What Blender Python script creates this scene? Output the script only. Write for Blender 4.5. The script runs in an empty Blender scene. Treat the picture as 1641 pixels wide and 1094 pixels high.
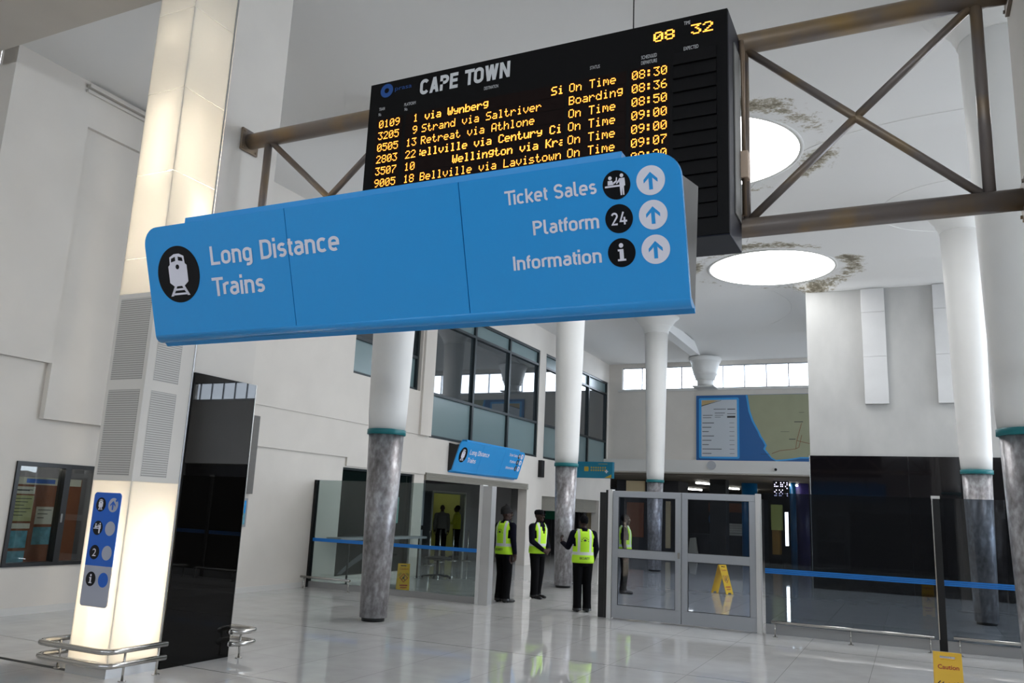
import bpy, bmesh, math, random
from mathutils import Vector, Matrix
random.seed(7)
PI = math.pi
SC = bpy.context.scene
COL = SC.collection
# ------------------------------------------------------------------ camera
YAW, PITCH, ROLL = math.radians(-25.9478), math.radians(11.5384), math.radians(2.5372)
FPX, IW, IH, CAMZ = 1316.58, 1641, 1094, 1.65
_f = Vector((math.sin(YAW)*math.cos(PITCH), math.cos(YAW)*math.cos(PITCH), math.sin(PITCH)))
_r = Vector((math.cos(YAW), -math.sin(YAW), 0)); _u = _r.cross(_f)
_r2 = math.cos(ROLL)*_r + math.sin(ROLL)*_u; _u2 = -math.sin(ROLL)*_r + math.cos(ROLL)*_u
cam = bpy.data.cameras.new('camera'); cam.sensor_width = 36; cam.lens = FPX/IW*36; cam.clip_end = 300
cam_o = bpy.data.objects.new('camera', cam); COL.objects.link(cam_o)
cam_o.matrix_world = Matrix(((_r2.x, _u2.x, -_f.x, 0), (_r2.y, _u2.y, -_f.y, 0), (_r2.z, _u2.z, -_f.z, CAMZ), (0, 0, 0, 1)))
SC.camera = cam_o
def at(px, py, y):            # where the sight line of a photo point meets the plane at depth y
    d = _r2*((px-IW/2)/FPX) - _u2*((py-IH/2)/FPX) + _f
    return Vector((0, 0, CAMZ)) + d*(y/d.y)
# ------------------------------------------------------------------ light
SC.view_settings.view_transform = 'Standard'; SC.view_settings.look = 'None'
SC.view_settings.gamma = 1; SC.view_settings.use_curve_mapping = False
SC.view_settings.exposure = 0.1
SKY_GLOW = 8.0               # daylight through the opal skylights
WORLD = 10.0
w = bpy.data.worlds.new('sky'); SC.world = w; w.use_nodes = True
w.node_tree.nodes['Background'].inputs[0].default_value = (0.84, 0.92, 1, 1)
w.node_tree.nodes['Background'].inputs[1].default_value = WORLD
def portal(name, loc, rot, sx, sy):      # sampling aid for an opening; it gives no light of its own
    l = bpy.data.lights.new(name, 'AREA'); l.shape = 'RECTANGLE'; l.size = sx; l.size_y = sy; l.cycles.is_portal = True
    o = bpy.data.objects.new(name, l); COL.objects.link(o); o.location = loc; o.rotation_euler = rot
    return o
portal('added_side_window_portal', (20.9, 21.5, 4.0), (0, math.radians(90), 0), 6.2, 17.5)
portal('clerestory_portal', (5.0, 31.5, 6.95), (math.radians(-90), 0, 0), 31, 1.0)
portal('added_back_clerestory_portal', (5.0, -9.3, 6.6), (math.radians(90), 0, 0), 31, 1.6)
# ------------------------------------------------------------------ materials
def lin(c):
    return tuple(((v/255)/12.92 if v/255 <= .04045 else ((v/255+.055)/1.055)**2.4) for v in c)
def new_mat(name):
    m = bpy.data.materials.new(name); m.use_nodes = True
    return m, m.node_tree, m.node_tree.nodes['Principled BSDF']
def M(name, rgb, rough=.5, metal=0., var=0., scale=8., emit=None, estr=0., bump=0., spec=.5, srgb=True, stretch=None):
    m, nt, b = new_mat(name)
    c = lin(rgb) if srgb else rgb
    b.inputs['Base Color'].default_value = (*c, 1); b.inputs['Roughness'].default_value = rough
    b.inputs['Metallic'].default_value = metal; b.inputs['Specular IOR Level'].default_value = spec
    if emit is not None:
        b.inputs['Emission Color'].default_value = (*emit, 1); b.inputs['Emission Strength'].default_value = estr
    if var or bump:
        tc = nt.nodes.new('ShaderNodeTexCoord'); n = nt.nodes.new('ShaderNodeTexNoise')
        n.inputs['Scale'].default_value = scale; n.inputs['Detail'].default_value = 6
        src = tc.outputs['Object']
        if stretch:
            mp = nt.nodes.new('ShaderNodeMapping'); mp.inputs['Scale'].default_value = stretch
            nt.links.new(src, mp.inputs[0]); src = mp.outputs[0]
        nt.links.new(src, n.inputs['Vector'])
        if var:
            r = nt.nodes.new('ShaderNodeValToRGB')
            r.color_ramp.elements[0].position = .3; r.color_ramp.elements[1].position = .7
            r.color_ramp.elements[0].color = (*[v*(1-var) for v in c], 1); r.color_ramp.elements[1].color = (*[min(1, v*(1+var)) for v in c], 1)
            nt.links.new(n.outputs['Fac'], r.inputs[0]); nt.links.new(r.outputs[0], b.inputs['Base Color'])
        if bump:
            bp = nt.nodes.new('ShaderNodeBump'); bp.inputs['Strength'].default_value = bump; bp.inputs['Distance'].default_value = .01
            nt.links.new(n.outputs['Fac'], bp.inputs['Height']); nt.links.new(bp.outputs[0], b.inputs['Normal'])
    return m
def math_node(nt, op, a, b=None, c=None):
    n = nt.nodes.new('ShaderNodeMath'); n.operation = op
    for i, v in enumerate((a, b, c)):
        if v is None: continue
        if isinstance(v, (int, float)): n.inputs[i].default_value = v
        else: nt.links.new(v, n.inputs[i])
    return n.outputs[0]
def glass(name, tint, refl=1.45, rough=0., through=1.):
    """thin sheet: tinted see-through, with a clear reflection"""
    m, nt, b = new_mat(name); nt.nodes.remove(b); out = nt.nodes['Material Output']
    tr = nt.nodes.new('ShaderNodeBsdfTransparent'); tr.inputs[0].default_value = (*tint, 1)
    gl = nt.nodes.new('ShaderNodeBsdfGlossy'); gl.inputs['Roughness'].default_value = rough
    fr = nt.nodes.new('ShaderNodeFresnel'); fr.inputs[0].default_value = refl
    mx = nt.nodes.new('ShaderNodeMixShader')
    nt.links.new(fr.outputs[0], mx.inputs[0]); nt.links.new(tr.outputs[0], mx.inputs[1]); nt.links.new(gl.outputs[0], mx.inputs[2])
    nt.links.new(mx.outputs[0], out.inputs[0])
    return m
MAT = {}
MAT['wall'] = M('white_painted_plaster', (214, 208, 200), .75, var=.035, scale=1.3, bump=.05)
MAT['wall_dim'] = M('grey_plaster', (150, 150, 150), .8, var=.04, scale=2)
MAT['trim'] = M('white_trim_paint', (210, 208, 204), .6)
MAT['column'] = M('white_column_paint', (228, 227, 224), .55, var=.02, scale=2)
MAT['frame'] = M('dark_teal_window_frame', (22, 34, 38), .4)
MAT['black_frame'] = M('black_painted_frame', (14, 14, 14), .35)
MAT['black'] = M('black_matte', (10, 10, 11), .6)
MAT['granite'] = M('polished_black_granite', (9, 8, 7), .01, var=.3, scale=60, spec=.4)
MAT['granite_far'] = M('black_granite_panel', (15, 13, 15), .04, var=.3, scale=40, spec=.4)
MAT['concrete'] = M('grey_concrete_render', (170, 170, 168), .8, var=.09, scale=1.6, bump=.08, stretch=(1, 1, .5))
MAT['brushed'] = M('brushed_sheet_metal', (200, 200, 200), .4, .7, var=.04, scale=1.5, stretch=(1, 1, 1.2))
MAT['steel'] = M('stainless_tube', (190, 188, 184), .22, 1.)
MAT['alu'] = M('satin_aluminium', (170, 173, 178), .38, .55)
MAT['alu_door'] = M('grey_anodised_door_frame', (172, 175, 180), .42, .35)
MAT['white_post'] = M('white_metal_post', (215, 214, 212), .35)
MAT['teal'] = M('teal_collar_paint', (0, 106, 112), .4)
MAT['shoe'] = M('black_column_base', (12, 12, 12), .5)
MAT['sign_blue'] = M('bright_blue_sign_paint', (42, 151, 222), .25)
MAT['sign_blue2'] = M('deep_blue_sign_paint', (12, 92, 190), .35)
MAT['seam'] = M('sign_seam', (12, 70, 130), .5)
MAT['sign_white'] = M('white_sign_vinyl', (225, 222, 232), .45)
MAT['sign_grey'] = M('grey_sign_vinyl', (168, 170, 182), .45)
MAT['sign_black'] = M('black_sign_vinyl', (7, 7, 11), .3, spec=.25)
MAT['endplate'] = M('dark_sign_end_plate', (24, 24, 26), .35, .1)
MAT['board'] = M('black_display_casing', (9, 8, 9), .5, spec=.12)
MAT['board_side'] = M('navy_black_casing_side', (22, 24, 36), .45, spec=.3)
MAT['board_led'] = M('unlit_led_matrix', (22, 8, 5), .5, spec=.1)
MAT['slat'] = M('black_display_slats', (15, 14, 15), .5, spec=.15)
MAT['led'] = M('amber_led', (80, 30, 5), .5, emit=(1, .36, .045), estr=3.0)
MAT['led_white'] = M('white_led', (60, 60, 70), .5, emit=(.75, .7, 1), estr=3.0)
MAT['caption'] = M('white_caption_print', (205, 205, 205), .5)
MAT['logo'] = M('dim_blue_print', (10, 70, 140), .4)
MAT['beige_box'] = M('beige_conduit_box', (196, 172, 150), .5)
MAT['conduit'] = M('bronze_conduit', (128, 108, 88), .4, .3)
MAT['yellow'] = M('yellow_caution_plastic', (236, 186, 8), .35)
MAT['red'] = M('red_print', (170, 40, 14), .5)
MAT['stripe'] = M('blue_safety_stripe', (10, 118, 205), .4)
MAT['plinth'] = M('metal_glass_channel', (160, 160, 160), .35, .6)
MAT['brown'] = M('brown_notice_board', (128, 72, 42), .7, var=.1, scale=5)
MAT['paper'] = M('pale_paper', (205, 202, 190), .7)
MAT['paper_green'] = M('pale_green_paper', (176, 178, 130), .7)
MAT['paper_blue'] = M('blue_printed_paper', (90, 150, 170), .6, var=.4, scale=9)
MAT['paper_teal'] = M('teal_notice_paper', (130, 175, 170), .6)
MAT['ink'] = M('dark_ink', (46, 46, 48), .6)
MAT['grille'] = M('grey_perforated_grille', (112, 110, 106), .5, .3)
MAT['sea'] = M('map_sea_blue', (14, 88, 150), .4)
MAT['halo'] = M('map_coast_light_blue', (52, 150, 214), .4)
MAT['land'] = M('map_land_khaki', (148, 150, 122), .5, var=.04, scale=2)
MAT['tan'] = M('tan_print', (180, 156, 110), .5)
MAT['sheet'] = M('pale_timetable_sheet', (188, 194, 200), .5)
MAT['cyan_sign'] = M('teal_blade_sign', (0, 120, 150), .4)
MAT['gold'] = M('gold_sign_lettering', (190, 160, 50), .5)
MAT['shutter'] = M('beige_roller_shutter', (150, 146, 136), .5, .2)
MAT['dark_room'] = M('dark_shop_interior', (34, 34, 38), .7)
MAT['grey_room'] = M('grey_shop_interior', (92, 92, 98), .7)
MAT['yellow_room'] = M('yellow_painted_alcove', (176, 172, 96), .7)
MAT['cream'] = M('cream_wall', (220, 200, 160), .7)
MAT['green'] = M('green_panel', (0, 96, 70), .5)
MAT['blue_paint'] = M('blue_pillar_paint', (10, 90, 140), .4)
MAT['purple'] = M('purple_wall', (60, 52, 110), .5)
MAT['orange'] = M('orange_brown_fascia', (120, 62, 24), .6)
MAT['orange_item'] = M('orange_plastic', (220, 90, 30), .5)
MAT['lime'] = M('lime_panel', (200, 205, 110), .5, emit=(.6, .62, .2), estr=.12)
MAT['amber'] = M('amber_panel', (190, 140, 60), .5)
MAT['lamp'] = M('fluorescent_tube', (255, 255, 255), .5, emit=(1, .97, .9), estr=14)
MAT['tube'] = M('warm_fluorescent_tube', (255, 250, 235), .5, emit=(1, .90, .74), estr=150)
MAT['skyglow'] = M('opal_skylight', (255, 255, 255), .5, emit=(1, 1, 1), estr=SKY_GLOW)
MAT['wood'] = M('dark_counter', (30, 30, 34), .4)
MAT['swoosh'] = M('grey_swoosh_print', (84, 86, 90), .4)
MAT['cable'] = M('thin_steel_cable', (60, 58, 56), .4, .6)
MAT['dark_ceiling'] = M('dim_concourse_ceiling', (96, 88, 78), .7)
MAT['glass_clear'] = glass('clear_screen_glass', (.66, .72, .71), 1.5)
MAT['glass_dark'] = glass('smoked_screen_glass', (.42, .46, .50), 1.5)
MAT['glass_door'] = glass('door_glass', (.70, .74, .80), 1.45)
MAT['glass_sky'] = glass('clerestory_glass', (.95, .97, 1), 1.3)
MAT['glass_case'] = glass('display_window_glass', (.86, .88, .86), 1.45)
def pane_mat(name, c, ior, rough=0.02):
    m, nt, b = new_mat(name); b.inputs['Base Color'].default_value = (*lin(c), 1); b.inputs['Roughness'].default_value = rough
    b.inputs['IOR'].default_value = ior
    return m
MAT['pane_dark'] = pane_mat('dark_reflective_pane', (44, 52, 56), 2.3)
MAT['pane_frost'] = pane_mat('frosted_grey_green_pane', (112, 132, 134), 1.6, .25)
MAT['pane_shop'] = pane_mat('green_black_shop_glass', (8, 20, 18), 1.42)
MAT['skin'] = M('dark_brown_skin', (52, 33, 25), .55, spec=.3)
MAT['navy'] = M('navy_jersey', (10, 11, 24), .9, var=.2, scale=40, spec=.12)
MAT['trousers'] = M('black_trousers', (9, 9, 11), .9, var=.2, scale=30, spec=.12)
MAT['leather'] = M('black_leather', (9, 9, 10), .35)
MAT['knit'] = M('grey_knit', (40, 39, 39), .9, var=.2, scale=60, spec=.1)
MAT['cap'] = M('black_cap_cloth', (10, 10, 13), .9, spec=.15)
MAT['shirt'] = M('grey_brown_shirt', (92, 88, 82), .8)
MAT['yellow_shirt'] = M('yellow_shirt', (176, 176, 30), .8)
MAT['eye'] = M('eye_dark', (20, 14, 12), .2)

def perforated(name, base, hole):
    m, nt, b = new_mat(name)
    tc = nt.nodes.new('ShaderNodeTexCoord'); sx = nt.nodes.new('ShaderNodeSeparateXYZ'); nt.links.new(tc.outputs['Object'], sx.inputs[0])
    s = math_node(nt, 'ADD', sx.outputs[0], sx.outputs[1])
    def tri(v, p): return math_node(nt, 'ABSOLUTE', math_node(nt, 'SUBTRACT', math_node(nt, 'FRACT', math_node(nt, 'DIVIDE', v, p)), .5))
    a = math_node(nt, 'LESS_THAN', tri(s, .016), .24); c = math_node(nt, 'LESS_THAN', tri(sx.outputs[2], .022), .27)
    f = math_node(nt, 'MULTIPLY', a, c)
    mx = nt.nodes.new('ShaderNodeMix'); mx.data_type = 'RGBA'; nt.links.new(f, mx.inputs[0])
    mx.inputs[6].default_value = (*lin(base), 1); mx.inputs[7].default_value = (*lin(hole), 1)
    nt.links.new(mx.outputs[2], b.inputs['Base Color']); b.inputs['Roughness'].default_value = .5
    return m
MAT['mesh'] = perforated('perforated_metal', (198, 193, 186), (78, 75, 72))
MAT['grille_strip'] = perforated('perforated_strip', (120, 117, 112), (44, 43, 42))

def zinc(name='mottled_galvanised_steel'):
    m, nt, b = new_mat(name)
    tc = nt.nodes.new('ShaderNodeTexCoord'); mp = nt.nodes.new('ShaderNodeMapping'); mp.inputs['Scale'].default_value = (1, 1, .6)
    nt.links.new(tc.outputs['Object'], mp.inputs[0])
    n1 = nt.nodes.new('ShaderNodeTexNoise'); n1.inputs['Scale'].default_value = 16; n1.inputs['Detail'].default_value = 8
    n2 = nt.nodes.new('ShaderNodeTexNoise'); n2.inputs['Scale'].default_value = 2.2; n2.inputs['Detail'].default_value = 4
    nt.links.new(mp.outputs[0], n1.inputs['Vector']); nt.links.new(mp.outputs[0], n2.inputs['Vector'])
    f = math_node(nt, 'ADD', math_node(nt, 'MULTIPLY', n1.outputs['Fac'], .6), math_node(nt, 'MULTIPLY', n2.outputs['Fac'], .45))
    r = nt.nodes.new('ShaderNodeValToRGB'); e = r.color_ramp.elements
    e[0].position = .36; e[0].color = (*lin((112, 109, 109)), 1); e[1].position = .68; e[1].color = (*lin((190, 190, 194)), 1)
    k = e.new(.52); k.color = (*lin((148, 145, 147)), 1)
    nt.links.new(f, r.inputs[0]); nt.links.new(r.outputs[0], b.inputs['Base Color'])
    b.inputs['Metallic'].default_value = .55; b.inputs['Roughness'].default_value = .38
    return m
MAT['zinc'] = zinc()
def rusty(name='brown_steel_tube'):
    m, nt, b = new_mat(name)
    tc = nt.nodes.new('ShaderNodeTexCoord'); n1 = nt.nodes.new('ShaderNodeTexNoise'); n1.inputs['Scale'].default_value = 2.2; n1.inputs['Detail'].default_value = 6
    nt.links.new(tc.outputs['Object'], n1.inputs['Vector'])
    r = nt.nodes.new('ShaderNodeValToRGB'); e = r.color_ramp.elements
    e[0].position = .46; e[0].color = (*lin((110, 101, 96)), 1); e[1].position = .78; e[1].color = (*lin((140, 112, 66)), 1)
    nt.links.new(n1.outputs['Fac'], r.inputs[0]); nt.links.new(r.outputs[0], b.inputs['Base Color'])
    b.inputs['Metallic'].default_value = .25; b.inputs['Roughness'].default_value = .38
    return m
MAT['truss'] = rusty()
def translucent(name, c=(1, .98, .95), mixd=.35):
    m, nt, b = new_mat(name); nt.nodes.remove(b); out = nt.nodes['Material Output']
    t = nt.nodes.new('ShaderNodeBsdfTranslucent'); t.inputs[0].default_value = (*c, 1)
    d = nt.nodes.new('ShaderNodeBsdfDiffuse'); d.inputs[0].default_value = (.82, .8, .74, 1)
    mx = nt.nodes.new('ShaderNodeMixShader'); mx.inputs[0].default_value = mixd
    nt.links.new(t.outputs[0], mx.inputs[1]); nt.links.new(d.outputs[0], mx.inputs[2]); nt.links.new(mx.outputs[0], out.inputs[0])
    return m
MAT['opal'] = translucent('opal_light_panel')
SKY_AT = [(-3.0, 14.0), (-3.0, 21.4), (5.2, 14.0), (5.2, 21.4), (5.2, 28.4), (13.4, 14.0), (13.4, 21.4), (13.4, 28.4)]  # centre ones are visible; the right-hand ones are added for light
def ceiling_mat():
    m, nt, b = new_mat('white_ceiling_with_peeling_patches'); b.inputs['Roughness'].default_value = .85
    tc = nt.nodes.new('ShaderNodeTexCoord'); pos = tc.outputs['Object']
    n = nt.nodes.new('ShaderNodeTexNoise'); n.inputs['Scale'].default_value = 8; n.inputs['Detail'].default_value = 10; n.inputs['Roughness'].default_value = .8
    n2 = nt.nodes.new('ShaderNodeTexNoise'); n2.inputs['Scale'].default_value = .8; n2.inputs['Detail'].default_value = 3
    nt.links.new(pos, n.inputs['Vector']); nt.links.new(pos, n2.inputs['Vector'])
    best = None
    for (x, y) in ((-3, 14.0), (-3, 21.4)):
        vm = nt.nodes.new('ShaderNodeVectorMath'); vm.operation = 'DISTANCE'; nt.links.new(pos, vm.inputs[0]); vm.inputs[1].default_value = (x, y, 8.1)
        d = math_node(nt, 'ABSOLUTE', math_node(nt, 'SUBTRACT', vm.outputs['Value'], 1.95))
        best = d if best is None else math_node(nt, 'MINIMUM', best, d)
    near = math_node(nt, 'SUBTRACT', 1.0, math_node(nt, 'MINIMUM', math_node(nt, 'DIVIDE', best, 1.0), 1.0))
    v = math_node(nt, 'MULTIPLY', near, math_node(nt, 'MULTIPLY', math_node(nt, 'MULTIPLY', n.outputs['Fac'], n2.outputs['Fac']), 3.0))
    r = nt.nodes.new('ShaderNodeValToRGB'); e = r.color_ramp.elements
    base = lin((232, 231, 229))
    e[0].position = .0; e[0].color = (*base, 1); e[1].position = .92; e[1].color = (*lin((110, 102, 86)), 1)
    k = e.new(.62); k.color = (*base, 1); k2 = e.new(.72); k2.color = (*lin((178, 170, 152)), 1)
    nt.links.new(v, r.inputs[0]); nt.links.new(r.outputs[0], b.inputs['Base Color'])
    return m
MAT['ceiling'] = ceiling_mat()
def floor_mat():
    m, nt, b = new_mat('polished_pale_floor_tiles')
    tc = nt.nodes.new('ShaderNodeTexCoord'); sx = nt.nodes.new('ShaderNodeSeparateXYZ'); nt.links.new(tc.outputs['Object'], sx.inputs[0])
    def line(v, off, p, wd):
        t = math_node(nt, 'FRACT', math_node(nt, 'DIVIDE', math_node(nt, 'SUBTRACT', v, off), p))
        return math_node(nt, 'LESS_THAN', math_node(nt, 'ABSOLUTE', math_node(nt, 'SUBTRACT', t, .5)), wd/p/2)
    lx = line(sx.outputs[0], -4.0+.4375, .875, .006); ly = line(sx.outputs[1], 9.25+.4766, .9533, .006)
    ly2 = line(sx.outputs[1], 9.25+1.43, 2.86, .014)
    ln = math_node(nt, 'MAXIMUM', math_node(nt, 'MULTIPLY', lx, .5), math_node(nt, 'MAXIMUM', math_node(nt, 'MULTIPLY', ly, .22), math_node(nt, 'MULTIPLY', ly2, .85)))
    n = nt.nodes.new('ShaderNodeTexNoise'); n.inputs['Scale'].default_value = 3.; n.inputs['Detail'].default_value = 5
    nt.links.new(tc.outputs['Object'], n.inputs['Vector'])
    r = nt.nodes.new('ShaderNodeValToRGB'); r.color_ramp.elements[0].position = .3; r.color_ramp.elements[1].position = .7
    r.color_ramp.elements[0].color = (*lin((196, 195, 194)), 1); r.color_ramp.elements[1].color = (*lin((207, 206, 205)), 1)
    nt.links.new(n.outputs['Fac'], r.inputs[0])
    mx = nt.nodes.new('ShaderNodeMix'); mx.data_type = 'RGBA'; nt.links.new(ln, mx.inputs[0]); nt.links.new(r.outputs[0], mx.inputs[6])
    mx.inputs[7].default_value = (*lin((84, 82, 80)), 1)
    nt.links.new(mx.outputs[2], b.inputs['Base Color']); b.inputs['Roughness'].default_value = .035
    n3 = nt.nodes.new('ShaderNodeTexNoise'); n3.inputs['Scale'].default_value = 2.; nt.links.new(tc.outputs['Object'], n3.inputs['Vector'])
    bp = nt.nodes.new('ShaderNodeBump'); bp.inputs['Strength'].default_value = .012; bp.inputs['Distance'].default_value = .02
    nt.links.new(n3.outputs['Fac'], bp.inputs['Height']); nt.links.new(bp.outputs[0], b.inputs['Normal'])
    return m
MAT['floor'] = floor_mat()
def vest_mat():
    m, nt, b = new_mat('lime_vest_with_silver_bands')
    tc = nt.nodes.new('ShaderNodeTexCoord'); sx = nt.nodes.new('ShaderNodeSeparateXYZ'); nt.links.new(tc.outputs['Object'], sx.inputs[0])
    z = sx.outputs[2]; ax = math_node(nt, 'ABSOLUTE', sx.outputs[0])
    def band(v, lo, hi): return math_node(nt, 'MULTIPLY', math_node(nt, 'GREATER_THAN', v, lo), math_node(nt, 'LESS_THAN', v, hi))
    h = band(z, 1.0, 1.055); vv = math_node(nt, 'MULTIPLY', band(ax, .085, .13), math_node(nt, 'GREATER_THAN', z, 1.03))
    f = math_node(nt, 'MAXIMUM', h, vv)
    mx = nt.nodes.new('ShaderNodeMix'); mx.data_type = 'RGBA'; nt.links.new(f, mx.inputs[0])
    mx.inputs[6].default_value = (.50, .86, .02, 1); mx.inputs[7].default_value = (.62, .66, .60, 1)
    nt.links.new(mx.outputs[2], b.inputs['Base Color']); b.inputs['Roughness'].default_value = .7
    return m
MAT['vest'] = vest_mat()
# ------------------------------------------------------------------ object helpers
def tag(o, label=None, cat=None, group=None, kind=None):
    if label: o['label'] = label
    if cat: o['category'] = cat
    if group: o['group'] = group
    if kind: o['kind'] = kind
    return o
def thing(name, label, cat, loc=(0, 0, 0), rz=0., group=None):
    o = bpy.data.objects.new(name, None); COL.objects.link(o); o.location = loc; o.rotation_euler = (0, 0, rz)
    o.empty_display_size = .1
    return tag(o, label, cat, group)
def root_loc(o):
    v = Vector((0, 0, 0))
    while o is not None: v += o.location; o = o.parent
    return v
def copy_tree(o, parent=None):
    c = o.copy(); COL.objects.link(c); c.parent = parent
    for ch in list(o.children): copy_tree(ch, c)
    return c
class MB:
    """collects shapes, then links them as one mesh object"""
    def __init__(s): s.bm = bmesh.new()
    def box(s, x0, x1, y0, y1, z0, z1):
        v = [s.bm.verts.new(p) for p in ((x0, y0, z0), (x1, y0, z0), (x1, y1, z0), (x0, y1, z0), (x0, y0, z1), (x1, y0, z1), (x1, y1, z1), (x0, y1, z1))]
        for f in ((0, 3, 2, 1), (4, 5, 6, 7), (0, 1, 5, 4), (1, 2, 6, 5), (2, 3, 7, 6), (3, 0, 4, 7)): s.bm.faces.new([v[i] for i in f])
        return s
    def hexa(s, lo, hi):      # two quads of four points each, joined
        a = [s.bm.verts.new(p) for p in lo]; b = [s.bm.verts.new(p) for p in hi]
        s.bm.faces.new(a[::-1]); s.bm.faces.new(b)
        for i in range(4): s.bm.faces.new((a[i], a[(i+1) % 4], b[(i+1) % 4], b[i]))
        return s
    def cone(s, p0, p1, r0, r1=None, n=20, caps=True):
        p0, p1 = Vector(p0), Vector(p1); r1 = r0 if r1 is None else r1
        q = (p1-p0).to_track_quat('Z', 'Y'); A, B = [], []
        for i in range(n):
            d = q @ Vector((math.cos(2*PI*i/n), math.sin(2*PI*i/n), 0))
            A.append(s.bm.verts.new(p0+d*r0)); B.append(s.bm.verts.new(p1+d*r1))
        for i in range(n):
            f = s.bm.faces.new((A[i], A[(i+1) % n], B[(i+1) % n], B[i])); f.smooth = True
        if caps: s.bm.faces.new(A[::-1]); s.bm.faces.new(B)
        return s
    def tube(s, pts, r, n=14):
        pts = [Vector(p) for p in pts]; rings = []; up = Vector((0, 0, 1))
        for i, p in enumerate(pts):
            d = ((pts[i]-pts[i-1]) if i else (pts[1]-pts[0])).normalized()
            e = ((pts[i+1]-pts[i]) if i < len(pts)-1 else (pts[i]-pts[i-1])).normalized()
            t = (d+e).normalized(); a = t.cross(up)
            a = a.normalized() if a.length > 1e-4 else Vector((1, 0, 0)); b = a.cross(t).normalized()
            rings.append([s.bm.verts.new(p+(a*math.cos(2*PI*k/n)+b*math.sin(2*PI*k/n))*r) for k in range(n)])
        for A, B in zip(rings, rings[1:]):
            for k in range(n):
                f = s.bm.faces.new((A[k], B[k], B[(k+1) % n], A[(k+1) % n])); f.smooth = True
        s.bm.faces.new(rings[0]); s.bm.faces.new(rings[-1][::-1])
        return s
    def lathe(s, c, prof, n=48, caps=True):
        rings = [[s.bm.verts.new((c[0]+r*math.cos(2*PI*k/n), c[1]+r*math.sin(2*PI*k/n), z)) for k in range(n)] for r, z in prof]
        for A, B in zip(rings, rings[1:]):
            for k in range(n):
                f = s.bm.faces.new((A[k], A[(k+1) % n], B[(k+1) % n], B[k])); f.smooth = True
        if caps: s.bm.faces.new(rings[0][::-1]); s.bm.faces.new(rings[-1])
        return s
    def slab(s, pts, o, ax, ay, th):      # polygon in plane coordinates, given a thickness along the plane's normal
        o, ax, ay = Vector(o), Vector(ax), Vector(ay); nn = ax.cross(ay).normalized()
        a = [s.bm.verts.new(o+ax*u+ay*v) for u, v in pts]; b = [s.bm.verts.new(o+ax*u+ay*v+nn*th) for u, v in pts]
        s.bm.faces.new(a[::-1]); s.bm.faces.new(b); n = len(pts)
        for i in range(n): s.bm.faces.new((a[i], a[(i+1) % n], b[(i+1) % n], b[i]))
        return s
    def ball(s, c, rx, ry=None, rz=None, seg=16):
        ry = rx if ry is None else ry; rz = rx if rz is None else rz
        bmesh.ops.create_uvsphere(s.bm, u_segments=seg, v_segments=max(6, seg//2), radius=1, matrix=Matrix.Translation(c) @ Matrix.Diagonal((rx, ry, rz, 1)))
        return s
    def build(s, name, mat, parent=None, local=False, bevel=0., smooth=False):
        if parent is not None and not local:
            bmesh.ops.translate(s.bm, verts=s.bm.verts, vec=-root_loc(parent))
        if bevel:
            bmesh.ops.bevel(s.bm, geom=list(s.bm.edges), offset=bevel, segments=2, affect='EDGES', profile=.5, clamp_overlap=True)
        bmesh.ops.recalc_face_normals(s.bm, faces=s.bm.faces)
        me = bpy.data.meshes.new(name); s.bm.to_mesh(me); s.bm.free()
        if smooth:
            for p in me.polygons: p.use_smooth = True
        me.materials.append(MAT[mat] if isinstance(mat, str) else mat)
        o = bpy.data.objects.new(name, me); COL.objects.link(o); o.parent = parent
        return o
def struct(o, label=None): o['kind'] = 'structure'; return o
def rounded(x0, x1, y0, y1, r, n=8):
    """rounded rectangle; r is one radius or four (bl, br, tr, tl)"""
    rr = r if isinstance(r, (tuple, list)) else (r,)*4; P = []
    for (cx, cy, q, a0) in ((x0, y0, rr[0], PI), (x1, y0, rr[1], 1.5*PI), (x1, y1, rr[2], 0), (x0, y1, rr[3], .5*PI)):
        ox = cx+q if cx == x0 else cx-q; oy = cy+q if cy == y0 else cy-q
        if q <= 0: P.append((cx, cy)); continue
        for k in range(n+1):
            a = a0+PI/2*k/n; P.append((ox+q*math.cos(a), oy+q*math.sin(a)))
    return P
def disc(cx, cy, r, n=40, ry=None): return [(cx+r*math.cos(2*PI*k/n), cy+(ry or r)*math.sin(2*PI*k/n)) for k in range(n)]
def text_mesh(body, x0, y0, h=None, x1=None, y1=None, bold=0.):
    """flat lettering fitted to a box: baseline left at (x0,y0); cap height h or ink box up to (x1,y1)"""
    cu = bpy.data.curves.new('t', 'FONT'); cu.body = body; cu.size = 1; cu.offset = bold; cu.resolution_u = 6
    o = bpy.data.objects.new('t', cu); COL.objects.link(o); bpy.context.view_layer.update()
    me = bpy.data.meshes.new_from_object(o.evaluated_get(bpy.context.evaluated_depsgraph_get()))
    bpy.data.objects.remove(o); bpy.data.curves.remove(cu)
    xs = [v.co.x for v in me.vertices]; ys = [v.co.y for v in me.vertices]; ax, bx = min(xs), max(xs)
    sy = h/.729 if h else 1.
    if y1 is not None: sy = (y1-y0)/(max(ys)-min(ys))
    base = min(ys) if y1 is not None else 0.
    sx = (x1-x0)/(bx-ax) if x1 is not None else sy
    for v in me.vertices: v.co.x = x0+(v.co.x-ax)*sx; v.co.y = y0+(v.co.y-base)*sy
    return me
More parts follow.
